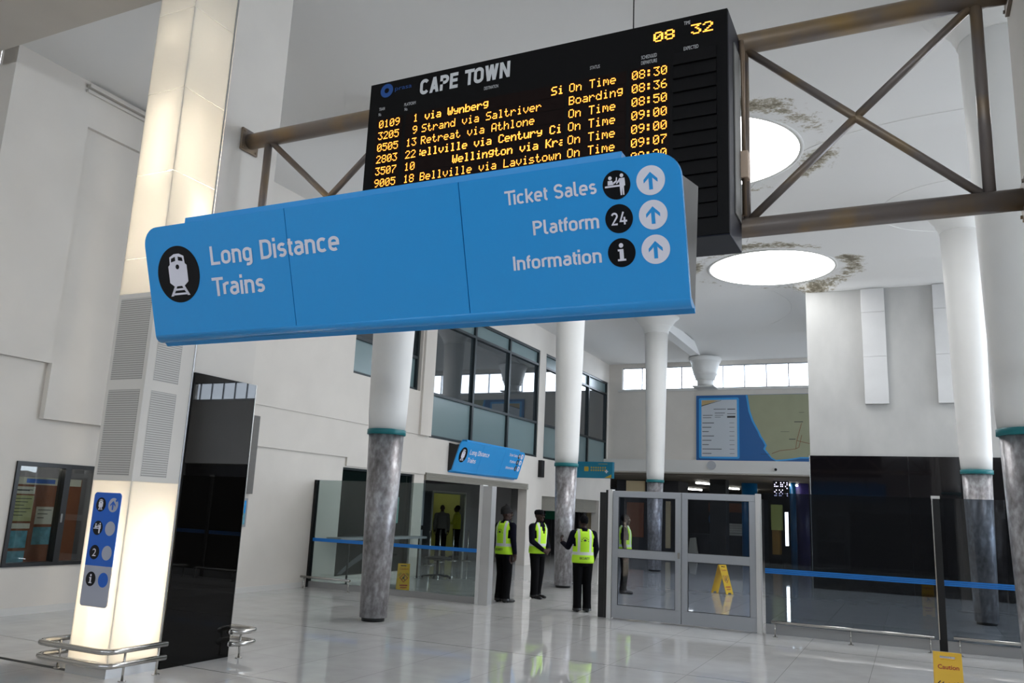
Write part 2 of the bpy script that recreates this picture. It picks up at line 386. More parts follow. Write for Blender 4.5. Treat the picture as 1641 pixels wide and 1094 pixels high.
# stroked letters in the manner of a plain road-sign alphabet: strokes are polylines in units of the cap height
def _arc(cx, cy, rx, ry, a0, a1, n=10): return [(cx+rx*math.cos(math.radians(a0+(a1-a0)*k/n)), cy+ry*math.sin(math.radians(a0+(a1-a0)*k/n))) for k in range(n+1)]
def _oval(w, h, x0=0, y0=0, r=None):
    r = r or min(w, h)*.5; y1 = y0+h; x1 = x0+w
    P = [(x1, y0+h/2)]+_arc(x1-r, y1-r, r, r, 0, 90, 6)+_arc(x0+r, y1-r, r, r, 90, 180, 6)+_arc(x0+r, y0+r, r, r, 180, 270, 6)+_arc(x1-r, y0+r, r, r, 270, 360, 6)+[(x1, y0+h/2)]
    return P
XH = .68
GL = {
 'L': (.40, [[(0, 1), (0, 0), (.40, 0)]]), 'I': (0, [[(0, 1), (0, 0)]]), 'T': (.50, [[(0, 1), (.50, 1)], [(.25, 1), (.25, 0)]]),
 'D': (.48, [[(0, 0), (0, 1), (.22, 1)]+_arc(.22, .74, .26, .26, 90, 0, 6)+_arc(.22, .26, .26, .26, 0, -90, 6)+[(0, 0)]]),
 'P': (.46, [[(0, 0), (0, 1), (.22, 1)]+_arc(.22, .76, .24, .24, 90, -90, 10)+[(0, .52)]]),
 'S': (.46, [_arc(.23, .76, .23, .24, 20, 180, 10)+_arc(.23, .72, .23, .20, 180, 250, 5)+_arc(.23, .25, .23, .25, 70, -160, 14)]),
 'n': (.38, [[(0, 0), (0, XH)], [(0, XH-.16)]+_arc(.19, XH-.19, .19, .19, 150, 0, 8)+[(.38, 0)]]),
 'm': (.70, [[(0, 0), (0, XH)], [(0, XH-.16)]+_arc(.175, XH-.175, .175, .175, 150, 0, 8)+[(.35, 0)], [(.35, XH-.18)]+_arc(.525, XH-.175, .175, .175, 170, 0, 8)+[(.70, 0)]]),
 'r': (.27, [[(0, 0), (0, XH)], [(0, XH-.18)]+_arc(.20, XH-.20, .20, .20, 160, 70, 6)]),
 'o': (.40, [_oval(.40, XH)]), 'i': (0, [[(0, 0), (0, XH)], [(0, 1.0), (0, 1.03)]]), 'l': (.12, [[(0, 1), (0, .12)]+_arc(.12, .12, .12, .12, 180, 270, 4)]),
 'g': (.38, [_oval(.38, XH), [(.38, XH), (.38, -.10)]+_arc(.20, -.10, .18, .17, 0, -120, 8)]),
 'a': (.36, [[(.02, XH-.04)]+_arc(.18, XH-.18, .18, .18, 110, 0, 6)+[(.36, 0)], [(.36, .40), (.17, .40)]+_arc(.17, .20, .17, .20, 90, 270, 10)+[(.22, 0), (.36, .10)]]),
 'c': (.36, [_arc(.20, XH-.20, .20, .20, 40, 180, 8)+_arc(.20, .20, .20, .20, 180, 320, 8)]),
 'e': (.40, [[(0, .34), (.40, .34), (.40, XH-.20)]+_arc(.20, XH-.20, .20, .20, 0, 180, 10)+_arc(.20, .20, .20, .20, 180, 310, 8)]),
 's': (.33, [_arc(.165, .51, .165, .17, 35, 180, 8)+_arc(.165, .50, .165, .15, 180, 255, 4)+_arc(.165, .18, .165, .18, 75, -145, 10)]),
 't': (.28, [[(.10, .95), (.10, .14)]+_arc(.24, .14, .14, .14, 180, 270, 5), [(0, XH), (.27, XH)]]),
 'f': (.28, [[(.10, 0), (.10, .84)]+_arc(.25, .84, .15, .16, 180, 90, 5), [(0, XH), (.27, XH)]]),
 'k': (.36, [[(0, 0), (0, 1)], [(.36, XH), (.02, .28)], [(.13, .40), (.37, 0)]]),
 '2': (.44, [_arc(.22, .76, .22, .24, 165, -35, 12)+[(.0, 0), (.46, 0)]]), '4': (.50, [[(.26, 1), (.0, .24), (.50, .24)], [(.36, .52), (.36, 0)]]),
 'C': (.46, [_arc(.24, .74, .24, .26, 25, 180, 8)+_arc(.24, .26, .24, .26, 180, 335, 8)]), 'A': (.52, [['q', (.02, 0), (.26, 1)], ['q', (.50, 0), (.26, 1)], [(.13, .24), (.39, .24)]]),
 'E': (.40, [[(.40, 1), (0, 1), (0, 0), (.40, 0)], [(0, .52), (.36, .52)]]), 'O': (.50, [_oval(.50, 1)]), 'W': (.80, [['q', (.20, 0), (.02, 1)], ['q', (.20, 0), (.40, 1)], ['q', (.60, 0), (.40, 1)], ['q', (.60, 0), (.78, 1)]]), 'N': (.52, [[(0, 0), (0, 1)], ['q', (.52, 0), (0, 1)], [(.52, 0), (.52, 1)]]), ' ': (.10, [])}
def stroke_text(s, x0, y0, h, x1, wt=.155, gap=.085):
    """flat lettering of even stroke, cap height h, fitted between x0 and x1"""
    bm = bmesh.new(); x = wt/2; hw = wt/2
    for ch in s:
        wd, strokes = GL[ch]
        if ch in 'tf': x -= .07
        for si, P in enumerate(strokes):
            dz = .0006*si
            if P[0] == 'q':                                        # slanting bar cut level at top and foot
                (a0, b0), (a1, b1) = P[1:]; bm.faces.new([bm.verts.new((x+u, v, dz)) for u, v in ((a0-hw*1.05, b0), (a0+hw*1.05, b0), (a1+hw*1.05, b1), (a1-hw*1.05, b1))]); continue
            P = [Vector((a+x, hw+b*(1-wt), dz)) for a, b in P]; Q = [P[0]]
            for p in P[1:]:
                if (p-Q[-1]).length > 1e-4: Q.append(p)
            P = Q; n = len(P); closed = (P[0]-P[-1]).length < 1e-3; L = []
            for i in range(n):
                d = (P[i]-P[i-1]) if i else ((P[0]-P[-2]) if closed else (P[1]-P[0])); e = (P[i+1]-P[i]) if i < n-1 else ((P[1]-P[0]) if closed else d)
                d = d.normalized(); e = e.normalized(); a = Vector((-d.y, d.x, 0)); b = Vector((-e.y, e.x, 0)); m = (a+b)
                m = m.normalized() if m.length > .2 else a; k = min(1.5, 1/max(.3, m.dot(b))); o = m*hw*k
                p = P[i].copy()
                if not closed and n >= 2 and not (i and i < n-1):
                    if ch not in 'acesSCgrtf2': p += (-e if i == 0 else d)*hw*.999*(1 if ch in 'LTIDPnmlkEAWN4iroO' else .0)
                L.append((bm.verts.new(p+o), bm.verts.new(p-o)))
            for i in range(n-1): bm.faces.new((L[i][0], L[i][1], L[i+1][1], L[i+1][0]))
        x += wd+wt+gap*(1.6 if ch == ' ' else -.5 if ch in 'Trtf' else 1)
    me = bpy.data.meshes.new('t'); bm.to_mesh(me); bm.free()
    xs = [v.co.x for v in me.vertices]; ax, bx = min(xs), max(xs)
    for v in me.vertices: v.co.x = x0+(v.co.x-ax)*(x1-x0)/(bx-ax); v.co.y = y0+v.co.y*h
    return me
def place_text(me, o, ax, ay, name, mat, parent, local=False):
    o, ax, ay = Vector(o), Vector(ax), Vector(ay)
    off = Vector((0, 0, 0)) if (local or parent is None) else root_loc(parent)
    nn_ = ax.cross(ay)
    for v in me.vertices: v.co = o+ax*v.co.x+ay*v.co.y+nn_*v.co.z-off
    me.name = name; me.materials.clear(); me.materials.append(MAT[mat])
    ob = bpy.data.objects.new(name, me); COL.objects.link(ob); ob.parent = parent
    return ob
class Holes:
    """a wall slab with rectangular openings; f maps (u, v, depth) to space"""
    def __init__(s, u0, u1, v0, v1, holes, d0, d1, f):
        s.mb = MB(); bm = s.mb.bm
        us = sorted({u0, u1, *[h[0] for h in holes], *[h[1] for h in holes]}); vs = sorted({v0, v1, *[h[2] for h in holes], *[h[3] for h in holes]})
        us = [u for u in us if u0 <= u <= u1]; vs = [v for v in vs if v0 <= v <= v1]
        def solid(i, j):
            if not (0 <= i < len(us)-1 and 0 <= j < len(vs)-1): return False
            a, b = (us[i]+us[i+1])/2, (vs[j]+vs[j+1])/2
            return not any(h[0] < a < h[1] and h[2] < b < h[3] for h in holes)
        def q(*p): bm.faces.new([bm.verts.new(f(*k)) for k in p])
        for i in range(len(us)-1):
            for j in range(len(vs)-1):
                if not solid(i, j): continue
                a, b, c, d = us[i], us[i+1], vs[j], vs[j+1]
                q((a, c, d0), (b, c, d0), (b, d, d0), (a, d, d0)); q((a, c, d1), (a, d, d1), (b, d, d1), (b, c, d1))
                if not solid(i-1, j): q((a, c, d0), (a, d, d0), (a, d, d1), (a, c, d1))
                if not solid(i+1, j): q((b, c, d0), (b, c, d1), (b, d, d1), (b, d, d0))
                if not solid(i, j-1): q((a, c, d0), (a, c, d1), (b, c, d1), (b, c, d0))
                if not solid(i, j+1): q((a, d, d0), (b, d, d0), (b, d, d1), (a, d, d1))
        bmesh.ops.remove_doubles(bm, verts=bm.verts, dist=1e-5)
# ------------------------------------------------------------------ the room
XL, YF, XR, YB = -10.75, 31.2, 20.6, -9.0
struct(MB().box(-19, XR+.3, YB-.3, 52, -.2, 0).build('floor', 'floor'))
COLS = [(-7.09+8.22*i, 10.4+7.4*j) for i in range(-1, 5) for j in range(-4, 5)]
def sm(a, b, x):
    t = min(1, max(0, (x-a)/(b-a))); return t*t*(3-2*t)
def ceil_z(x, y):
    r = min(math.hypot(x-a, y-b) for a, b in COLS)
    z = 7.88 + .22*min(1, max(0, (r-.8)/3.3))
    w = sm(-8.0, -10.4, x); z = z*(1-w)+7.58*w
    w = sm(29.2, 31.0, y); z = z*(1-w)+7.55*w
    w = sm(-2.9, -2.2, x)*sm(22.85, 23.3, y); z = z*(1-w)+7.86*w
    return z
bm = bmesh.new(); NX, NY = 236, 302
G = [[None]*(NY+1) for _ in range(NX+1)]
for i in range(NX+1):
    for j in range(NY+1):
        x = -11.0 + i*.134; y = YB-.2 + j*.134; G[i][j] = bm.verts.new((x, y, ceil_z(x, y)))
for i in range(NX):
    for j in range(NY):
        f = bm.faces.new((G[i][j], G[i][j+1], G[i+1][j+1], G[i+1][j])); f.smooth = True
me = bpy.data.meshes.new('ceiling'); bm.to_mesh(me); bm.free(); me.materials.append(MAT['ceiling'])
ceiling = bpy.data.objects.new('ceiling', me); COL.objects.link(ceiling); struct(ceiling)
sol = ceiling.modifiers.new('thickness', 'SOLIDIFY'); sol.thickness = .25; sol.offset = -1
struct(MB().box(XL-.2, -6.5, 4.75, 5.92, 7.3, 8.0).build('ceiling_beam', 'wall'))
struct(MB().box(-7.25, -6.9, 25.5, 30.7, 7.62, 8.0).build('ceiling_beam', 'ceiling'))
def bead(cx, cy, r, a0, a1):
    P = [(cx+r*math.cos(math.radians(a)), cy+r*math.sin(math.radians(a))) for a in range(a0, a1+1, 2)]
    struct(MB().tube([(x, y, ceil_z(x, y)+.004) for x, y in P], .014, 8).build('ceiling_bead', 'ceiling'))
for (cx, cy, r, a0, a1) in ((1.13, 17.63, 4.12, 182, 300), (1.13, 17.63, 1.45, 0, 360), (1.13, 25.2, 4.12, 200, 240), (-7.12, 25.2, 4.12, 330, 400), (-7.09, 17.69, 4.12, 340, 380)): bead(cx, cy, r, a0, a1)
# left wall: x is constant, u runs along y
lw = lambda u, v, d: (XL-d, u, v)
HL = [(7.15, 9.35, .62, 2.0), (14.24, 17.05, .14, 2.37), (17.5, 23.62, -1, 2.45), (24.8, 30.3, -1, 2.12),
      (14.23, 16.95, 4.38, 6.8), (17.6, 24.27, 3.32, 6.8), (24.78, 31.06, 3.32, 6.8)]
struct(Holes(6.19, 31.6, 0, 7.95, HL, 0, .3, lw).mb.build('wall_left', 'wall'))
struct(MB().box(-12.999, XL-.301, 5.9, 6.189, 0, 7.599).build('wall_left_return', 'wall'))
struct(MB().box(-13.3, -13, 4.6, 6.19, 0, 7.95).box(-13, XL-.301, 4.6, 4.9, 0, 7.95).box(-13.3, XL-.301, 4.6, 6.19, 7.6, 7.95).build('wall_left_light_stop', 'wall'))  # unseen enclosure, added to stop sky light leaking round the corner
struct(MB().box(XL-.3, XL, YB, 4.9, 0, 7.95).build('wall_left_near', 'wall'))
struct(Holes(9.6, 17.0, 3.33, 7.6, [(14.23, 16.95, 4.38, 6.8)], -.07, -.001, lw).mb.build('trim_1', 'wall'))
struct(MB().box(XL+.001, XL+.045, 9.6, 14.3, 2.58, 3.33).box(XL+.001, XL+.045, 14.3, 17.47, 2.40, 3.33).build('trim_2', 'wall'))
struct(MB().box(XL+.001, XL+.13, 17.0, 17.5, 3.33, 7.58).build('trim_3', 'wall'))
struct(MB().box(XL+.001, XL+.10, 7.36, 9.6, 2.59, 3.36).build('trim_4', 'wall'))
struct(MB().box(XL+.001, XL+.07, 6.19, 7.36, 3.36, 7.6).box(XL+.001, XL+.07, 7.36, 9.6, 6.9, 7.6).build('trim_5', 'wall'))
struct(MB().box(XL+.071, XL+.15, 7.25, 9.6, 7.47, 7.52).box(XL+.071, XL+.11, 7.25, 9.6, 7.40, 7.44).build('trim_6', 'wall'))
struct(MB().box(XL+.001, XL+.02, 6.19, 13.2, 0, .095).build('baseboard_left', 'trim'))
# far wall with clerestory, above the opening to the inner concourse
fw = lambda u, v, d: (u, YF+d, v)
struct(Holes(XL-.3, XR, 3.27, 7.95, [(-10.2, XR-.2, 6.5, 7.4)], 0, .3, fw).mb.build('wall_far', 'wall'))
struct(MB().box(-10.85, -2.3, YF-.22, YF-.001, 3.3, 3.76).build('trim_7', 'trim'))
# right hand block: grey render above black stone
struct(MB().box(-2.36, 7.6, 23.3, 23.55, 0, 8.0).build('wall_right', 'concrete'))
rw = lambda u, v, d: (XR+d, u, v)
struct(Holes(YB, 31.5, 0, 7.95, [(13, 30.2, .9, 7.1)], 0, .3, rw).mb.build('wall_side', 'wall'))  # tall opening out of view, added and placed for daylight
bw = lambda u, v, d: (u, YB-d, v)
struct(Holes(XL, XR, 0, 7.95, [(-10.4, 20.2, 6.0, 7.2)], 0, .3, bw).mb.build('wall_back', 'wall_dim'))  # high opening behind the camera, added to let daylight in
# pier behind the lit column
struct(MB().box(-7.14, -6.6, 6.12, 6.96, 0, 8.0).build('wall_pier', 'wall'))
struct(MB().box(.85, 1.6, 5.9, 6.74, 0, 8.0).build('wall_pier_right', 'wall'))
struct(MB().box(XL+.021, -7.15, 5.56, 5.62, .0005, .003).build('trim_9', 'black'))
# ---- windows in the left wall
def window(name, y0, y1, z0, z1, mull, trans, mats):
    w_ = struct(bpy.data.objects.new(name, None)); COL.objects.link(w_); w_.location = (XL-.1, (y0+y1)/2, z0)
    fr = MB(); xa, xb, t = XL-.14, XL-.02, .05
    fr.box(xa, xb, y0, y1, z0, z0+.07).box(xa, xb, y0, y1, z1-.07, z1).box(xa, xb, y0, y0+.07, z0+.07, z1-.07).box(xa, xb, y1-.07, y1, z0+.07, z1-.07)
    for m in mull: fr.box(xa+.001, xb-.001, m-t, m+t, z0+.07, z1-.07)
    for t_ in trans:
        e = [y0+.07]+[v for m in mull for v in (m-t, m+t)]+[y1-.07]
        for k in range(0, len(e), 2): fr.box(xa+.002, xb-.002, e[k], e[k+1], t_-.035, t_+.035)
    fr.build('window_frame', 'frame', w_)
    ys = [y0]+list(mull)+[y1]; zs = [z0]+list(trans)+[z1]
    for i in range(len(ys)-1):
        for j in range(len(zs)-1):
            MB().box(XL-.11, XL-.09, ys[i]+.03, ys[i+1]-.03, zs[j]+.02, zs[j+1]-.02).build('pane', mats[j], w_)
    return w_
window('window_1', 14.23, 16.95, 4.38, 6.8, (15.6,), (5.2,), ('pane_frost', 'pane_dark'))
window('window_2', 17.6, 24.27, 3.32, 6.8, (19.86, 22.1), (4.43, 6.33), ('pane_frost', 'pane_dark', 'pane_frost'))
window('window_3', 24.78, 31.06, 3.32, 6.8, (26.9, 29.0), (4.43, 6.33), ('pane_frost', 'pane_dark', 'pane_frost'))
# clerestory in the far wall
w_ = struct(bpy.data.objects.new('window_4', None)); COL.objects.link(w_); w_.location = (0, YF+.1, 6.5)
fr = MB().box(-10.2, XR-.2, YF+.08, YF+.16, 6.5, 6.54).box(-10.2, XR-.2, YF+.08, YF+.16, 7.36, 7.4)
xs = [-10.2+.795*k for k in range(39)]
for x in xs: fr.box(x-.022, x+.022, YF+.08, YF+.16, 6.54, 7.36)
fr.build('window_frame', 'alu', w_)
MB().box(-10.2, XR-.2, YF+.11, YF+.125, 6.52, 7.38).build('pane', 'glass_sky', w_)
struct(MB().box(-10.35, XR, YF-.06, YF-.001, 6.42, 6.5).box(-7.2, -6.4, YF-.75, YF-.061, 6.45, 6.5).build('trim_8', 'trim'))
w_ = struct(bpy.data.objects.new('added_side_window', None)); COL.objects.link(w_); w_.location = (XR+.1, 9, 1)  # glazing of the added side opening, there to light the hall
fr = MB()
for k in range(7): fr.box(XR+.08, XR+.18, 13+k*2.86-.03, 13+k*2.86+.03, .9, 7.1)
for z in (.92, 3.0, 7.07): fr.box(XR+.06, XR+.2, 13, 30.2, z-.03, z+.03)
fr.build('window_frame', 'alu', w_)
MB().box(XR+.11, XR+.125, 13, 30.2, .9, 7.1).build('pane', 'glass_sky', w_)
# skylights
for k, (x, y) in enumerate(SKY_AT):
    lab = {(-3.0, 14.0): 'round white skylight half hidden behind the departure board', (-3.0, 21.4): 'round white skylight in the ceiling above the grey concrete wall'}.get((x, y))
    s_ = thing('skylight', lab, 'skylight', (x, y, 8.09), 0, 'round skylights in the ceiling') if lab else struct(thing('added_skylight', None, None, (x, y, 8.09)))  # unlabelled ones are out of view, added to brighten the hall
    MB().lathe((x, y), [(1.62, 8.115), (1.62, 8.075), (1.55, 8.075), (1.55, 8.115)], 64, False).build('rim', 'trim', s_)
    MB().lathe((x, y), [(1.55, 8.105), (1.55, 8.085)], 64).build('diffuser', 'skyglow', s_)
# ------------------------------------------------------------------ columns
def column(x, y, label, r0=.196, top=8.0, k=1.0):
    c = thing('column', label, 'column', (x, y, 0), 0, 'tapered round columns of the hall')
    MB().lathe((x, y), [(.165, 0), (.165, .05)], 40).build('base', 'shoe', c)
    MB().lathe((x, y), [(r0, .05), (.25*k, 2.66)]).build('metal_sleeve', 'zinc', c)
    MB().lathe((x, y), [(.262*k, 2.66), (.275*k, 2.665), (.275*k, 2.735), (.262*k, 2.74)]).build('collar', 'teal', c)
    MB().lathe((x, y), [(.26*k, 2.74), (.275*k, 3.0), (.30*k, 4.2), (.335*k, 6.0), (.365*k, 7.36)]).build('shaft', 'column', c)
    MB().lathe((x, y), [(.365*k, 7.36), (.385*k, 7.37), (.40*k, 7.47), (.425*k, 7.485), (.46*k, 7.6), (.49*k, 7.615), (.62*k, 7.8), (.80*k, 7.93), (1.15*k, top)]).build('capital', 'column', c)
    return c
column(-7.07, 10.36, 'white tapered column with mottled metal sleeve in front of the left glass screen', k=1.05)
column(-7.085, 17.69, 'white tapered column with metal sleeve standing beside the three guards')
column(-7.12, 25.2, 'white tapered column seen behind the glass double door')
column(1.13, 17.63, 'white tapered column behind the glass screen on the right')
column(1.17, 10.4, 'wide near column cut off by the right edge of the photo', k=1.08)
c = thing('column', 'white column with wide flared capital against the clerestory windows', 'column', (-6.8, 30.82, 6.505), 0, 'tapered round columns of the hall')
MB().lathe((-6.8, 30.82), [(.30, 6.505), (.31, 6.75)]).build('shaft', 'column', c)
MB().lathe((-6.8, 30.82), [(.31, 6.75), (.33, 6.751), (.37, 6.76), (.37, 6.84), (.40, 6.85), (.40, 6.93), (.44, 6.94), (.45, 7.03), (.50, 7.2), (.52, 7.4), (.56, 7.42), (.62, 7.6)]).build('capital', 'column', c)
# ------------------------------------------------------------------ truss
ty = 6.49
T = thing('steel_truss', 'brown tubular steel truss carrying the departure board across the hall', 'truss', (-2.9, ty, 3.96))
zt, zb = 5.60, 3.96
MB().cone((-6.56, ty, zt), (.82, ty, zt), .088, n=28).build('top_chord', 'truss', T)
MB().cone((-6.56, ty, zb), (.82, ty, zb), .08, n=28).build('bottom_chord', 'truss', T)
def brace(a, b, n='diagonal_brace', r=.033): MB().cone((a[0], ty, a[1]), (b[0], ty, b[1]), r, n=14).build(n, 'truss', T)
bays = [-6.25, -4.5, -2.8, -1.09, .60]
for a, b in zip(bays, bays[1:]):
    brace((a+.03, zt-.08), (b-.03, zb+.07)); 
    m = ((a+b)/2, (zt+zb)/2)
    brace((b-.03, zt-.08), m); brace(m, (a+.03, zb+.07))
for x in (-6.29, .62): brace((x, zt-.07), (x, zb+.07), 'upright', .043)
for x in (-4.5, -2.8, -1.09): brace((x, zt-.07), (x, zb+.07), 'upright', .033)
for x, z in ((-6.58, zt), (-6.58, zb), (.835, zt), (.835, zb)):
    f_ = MB().box(x-.015, x+.015, ty-.13, ty+.13, z-.13, z+.13).build('flange_plate', 'truss', T, bevel=.004)
    for dy in (-.1, .1):
        for dz in (-.1, .1): MB().cone((x-.028, ty+dy, z+dz), (x+.028, ty+dy, z+dz), .014, n=6).build('bolt', 'truss', f_)
# ------------------------------------------------------------------ departure board
BY, BX0, BX1, BZ0, BZ1 = 5.9, -4.50, -1.115, 3.72, 5.588
B = thing('departure_board', 'black electronic departure board with amber lettering on the truss', 'departure board', (-2.8, 6.15, BZ0))
MB().box(BX0, BX1, BY+.012, 6.395, BZ0, BZ1).build('casing', 'board_side', B, bevel=.008)
MB().box(BX0+.004, BX1-.004, BY, BY+.0119, BZ0+.01, BZ1-.004).build('front_panel', 'board', B)
AX, AZ = (1, 0, 0), (0, 0, 1)
def board_text(s, name, mat, x0, z0, **k): return place_text(text_mesh(s, x0, z0, **k), (0, BY-.004, 0), AX, AZ, name, mat, B)
place_text(stroke_text('CAPE TOWN', -3.935, 5.375, .155, -3.005, .215, .07), (0, BY-.004, 0), AX, AZ, 'station_name', 'caption', B)
board_text('prasa', 'operator_name', 'logo', -4.215, 5.475, x1=-4.03, h=.045)
lg = MB()
for k in range(40):
    a, b = 2*PI*k/40, 2*PI*(k+1)/40
    q = [(-4.309+r*math.cos(t), BY-.003, 5.494+r*math.sin(t)) for r, t in ((.026, a), (.07, a), (.07, b), (.026, b))]
    lg.bm.faces.new([lg.bm.verts.new(p) for p in q])
lg.build('ring_emblem', 'logo', B)
for s, x0, x1, z in (('TRAIN', -4.379, -4.315, 5.296), ('No.', -4.381, -4.35, 5.243), ('PLATFORM', -4.096, -3.972, 5.293), ('No.', -4.09, -4.055, 5.245), ('DESTINATION', -3.256, -3.115, 5.294),
                     ('STATUS', -2.255, -2.168, 5.285), ('SCHEDULED', -1.811, -1.682, 5.285), ('DEPARTURE', -1.811, -1.68, 5.236), ('EXPECTED', -1.462, -1.345, 5.288), ('DEPARTURE', -1.462, -1.329, 5.236), ('TIME', -1.46, -1.41, 5.512)):
    board_text(s, 'caption_text', 'caption', x0, z, x1=x1, h=.033)
F5 = {'0': '0E11131519110E', '1': '040C040404040E', '2': '0E11010204081F', '3': '1F02040201110E', '4': '02060A121F0202', '5': '1F101E0101110E', '6': '0608101E11110E', '7': '1F010204080808',
      '8': '0E11110E11110E', '9': '0E11110F01020C', ':': '000C0C000C0C00', ' ': '00000000000000', 'S': '0F10100E01011E', 'O': '0E11111111110E', 'T': '1F040404040404', 'B': '1E11111E11111E', 'R': '1E11111E141211',
      'A': '0E1111111F1111', 'C': '0E11101010110E', 'W': '1111111515150A', 'K': '11121418141211', 'L': '1010101010101F', 'a': '00000E010F110F', 'b': '1010161911111E', 'c': '00000E1010110E', 'd': '01010D1311110F',
      'e': '00000E111F100E', 'g': '000F11110F010E', 'h': '10101619111111', 'i': '04000C0404040E', 'l': '0C04040404040E', 'm': '00001A15151111', 'n': '00001619111111', 'o': '00000E1111110E', 'r': '00001619101010',
      's': '00000E100E011E', 't': '08081C08080906', 'u': '0000111111130D', 'v': '00001111110A04', 'w': '0000111115150A', 'y': '000011110F010E'}
def led_text(s, x0, z0, px, pz, bold=False, clip=(-9, 9), name='led_lettering'):
    mb = MB(); w_, h_ = px*.42*(1.45 if bold else 1), pz*.42
    for i, ch in enumerate(s):
        hx = F5[ch]
        for r in range(7):
            row = int(hx[2*r:2*r+2], 16)
            for c_ in range(5):
                if row >> (4-c_) & 1:
                    x = x0+(i*6+c_+.5)*px; z = z0+(6-r+.5)*pz
                    if clip[0] < x < clip[1]:
                        mb.bm.faces.new([mb.bm.verts.new(p) for p in ((x-w_, BY-.004, z-h_), (x+w_, BY-.004, z-h_), (x+w_, BY-.004, z+h_), (x-w_, BY-.004, z+h_))])
    return mb.build(name, 'led', B)
PX, PZ = .01005, .0112
rows = [('0109', ' 1', ('via Wynberg', -3.86, True), 'On Time', '08:30'), ('3205', ' 9', ('Strand via Saltriver', -3.885, False), 'Boarding', '08:36'),
        ('0505', '13', ('Retreat via Athlone', -3.885, False), 'On Time', '08:50'), ('2803', '22', ('Bellville via Century Ci', -3.93, True), 'On Time', '09:00'),
        ('3507', '10', ('Wellington via Kra', -3.54, True), 'On Time', '09:00'), ('9005', '18', ('Bellville via Lavistown', -3.87, False), 'On Time', '09:07'), ('3209', '20', ('Simonstown', -3.885, False), 'On Time', '09:20')]
rows[6] = ('    ', '  ', ('          ', -3.885, False), 'On Time', '09:20')
for i, (no, pf, (de, dx, bo), st, tm) in enumerate(rows):
    z = 5.114-.1185*i
    for x0, x1 in ((-4.40, -4.105), (-4.07, -3.90), (-3.885, -2.475), (-2.45, -1.935), (-1.905, -1.575)):
        MB().box(x0, x1, BY-.0018, BY-.0002, z-.018, z+.096).build('led_module', 'board_led', B)
    if no.strip(): led_text(no, -4.366, z, PX, PZ); led_text(pf, -4.045, z, PX, PZ); led_text(de, dx, z, PX, PZ, bo, (-3.885, -2.487))
    led_text(st, -2.437, z, PX, PZ); led_text(tm, -1.888, z, PX, PZ)
led_text('Si', -2.60, 5.114, PX, PZ, True)
led_text('08', -1.709, 5.414, .0155, .0125, True, name='led_clock'); led_text('32', -1.402, 5.414, .0155, .0125, True, name='led_clock')
sl = MB()
for k in range(14): sl.hexa(((-1.545, BY-.022, 5.17-.1185*k), (-1.205, BY-.022, 5.17-.1185*k), (-1.205, BY-.001, 5.17-.1185*k), (-1.545, BY-.001, 5.17-.1185*k)),
                            ((-1.545, BY-.004, 5.28-.1185*k), (-1.205, BY-.004, 5.28-.1185*k), (-1.205, BY-.001, 5.28-.1185*k), (-1.545, BY-.001, 5.28-.1185*k)))
bmesh.ops.delete(sl.bm, geom=[v for v in sl.bm.verts if v.co.z < BZ0+.06], context='VERTS')
sl.build('louvre_panel', 'slat', B)
MB().box(BX1, BX1+.012, 6.10, 6.34, 3.95, 5.40).build('side_plate', 'grille', B, bevel=.003)
MB().tube([(BX1+.02, 6.36, 5.56), (BX1+.03, 6.36, 5.45), (BX1+.03, 6.36, 4.02)], .02).build('conduit', 'conduit', B)
MB().box(BX1+.001, BX1+.07, 6.32, 6.42, 4.33, 4.56).build('junction_box', 'beige_box', B, bevel=.008)
# ------------------------------------------------------------------ hanging direction signs
def arrow_pts(cx, cy, s, a=0.):
    P = [(0, 1), (.82, .18), (.82, -.24), (.22, .32), (.22, -1), (-.22, -1), (-.22, .32), (-.82, -.24), (-.82, .18)]
    ca, sa = math.cos(a), math.sin(a)
    return [(cx+s*(x*ca-y*sa), cy+s*(x*sa+y*ca)) for x, y in P]
class Face:
    """flat artwork on a plane: o origin, ax right, ay up, n out of the face"""
    def __init__(s, o, ax, ay, parent, local): s.o, s.ax, s.ay, s.p, s.l = Vector(o), Vector(ax), Vector(ay), parent, local; s.n = s.ax.cross(s.ay).normalized()
    def poly(s, polys, name, mat, lift=.002, parent=None, th=.001):
        mb = MB()
        for P in polys: mb.slab(P, s.o+s.n*lift, s.ax, s.ay, th)
        return mb.build(name, mat, parent or s.p, local=s.l)
    def text(s, t, x0, y0, name, mat, lift=.003, parent=None, **k):
        return place_text(text_mesh(t, x0, y0, **k), s.o+s.n*lift, s.ax, s.ay, name, mat, parent or s.p, local=s.l)
def train(F, cx, cy, r, par, lift=.004):
    S = lambda P: [(cx+r*x, cy+r*y) for x, y in P]
    F.poly([S([(-.44, .30), (-.36, .36), (-.34, .62), (-.12, .72), (.12, .72), (.34, .62), (.36, .36), (.44, .30), (.44, -.28), (.24, -.42), (-.24, -.42), (-.44, -.28)]),
            S([(-.24, -.42), (-.12, -.42), (-.34, -.76), (-.46, -.76)]), S([(.12, -.42), (.24, -.42), (.46, -.76), (.34, -.76)]), S([(-.28, -.50), (.28, -.50), (.33, -.57), (-.33, -.57)]), S([(-.36, -.66), (.36, -.66), (.40, -.73), (-.40, -.73)])],
           'train_symbol', 'sign_white', lift, par)
    F.poly([S([(-.28, .44), (-.07, .48), (-.07, .62), (-.26, .57)]), S([(.28, .44), (.07, .48), (.07, .62), (.26, .57)]), [(cx+r*x, cy+r*y) for x, y in disc(0, .26, .085, 16)]], 'train_window', 'sign_black', lift+.0015, par)
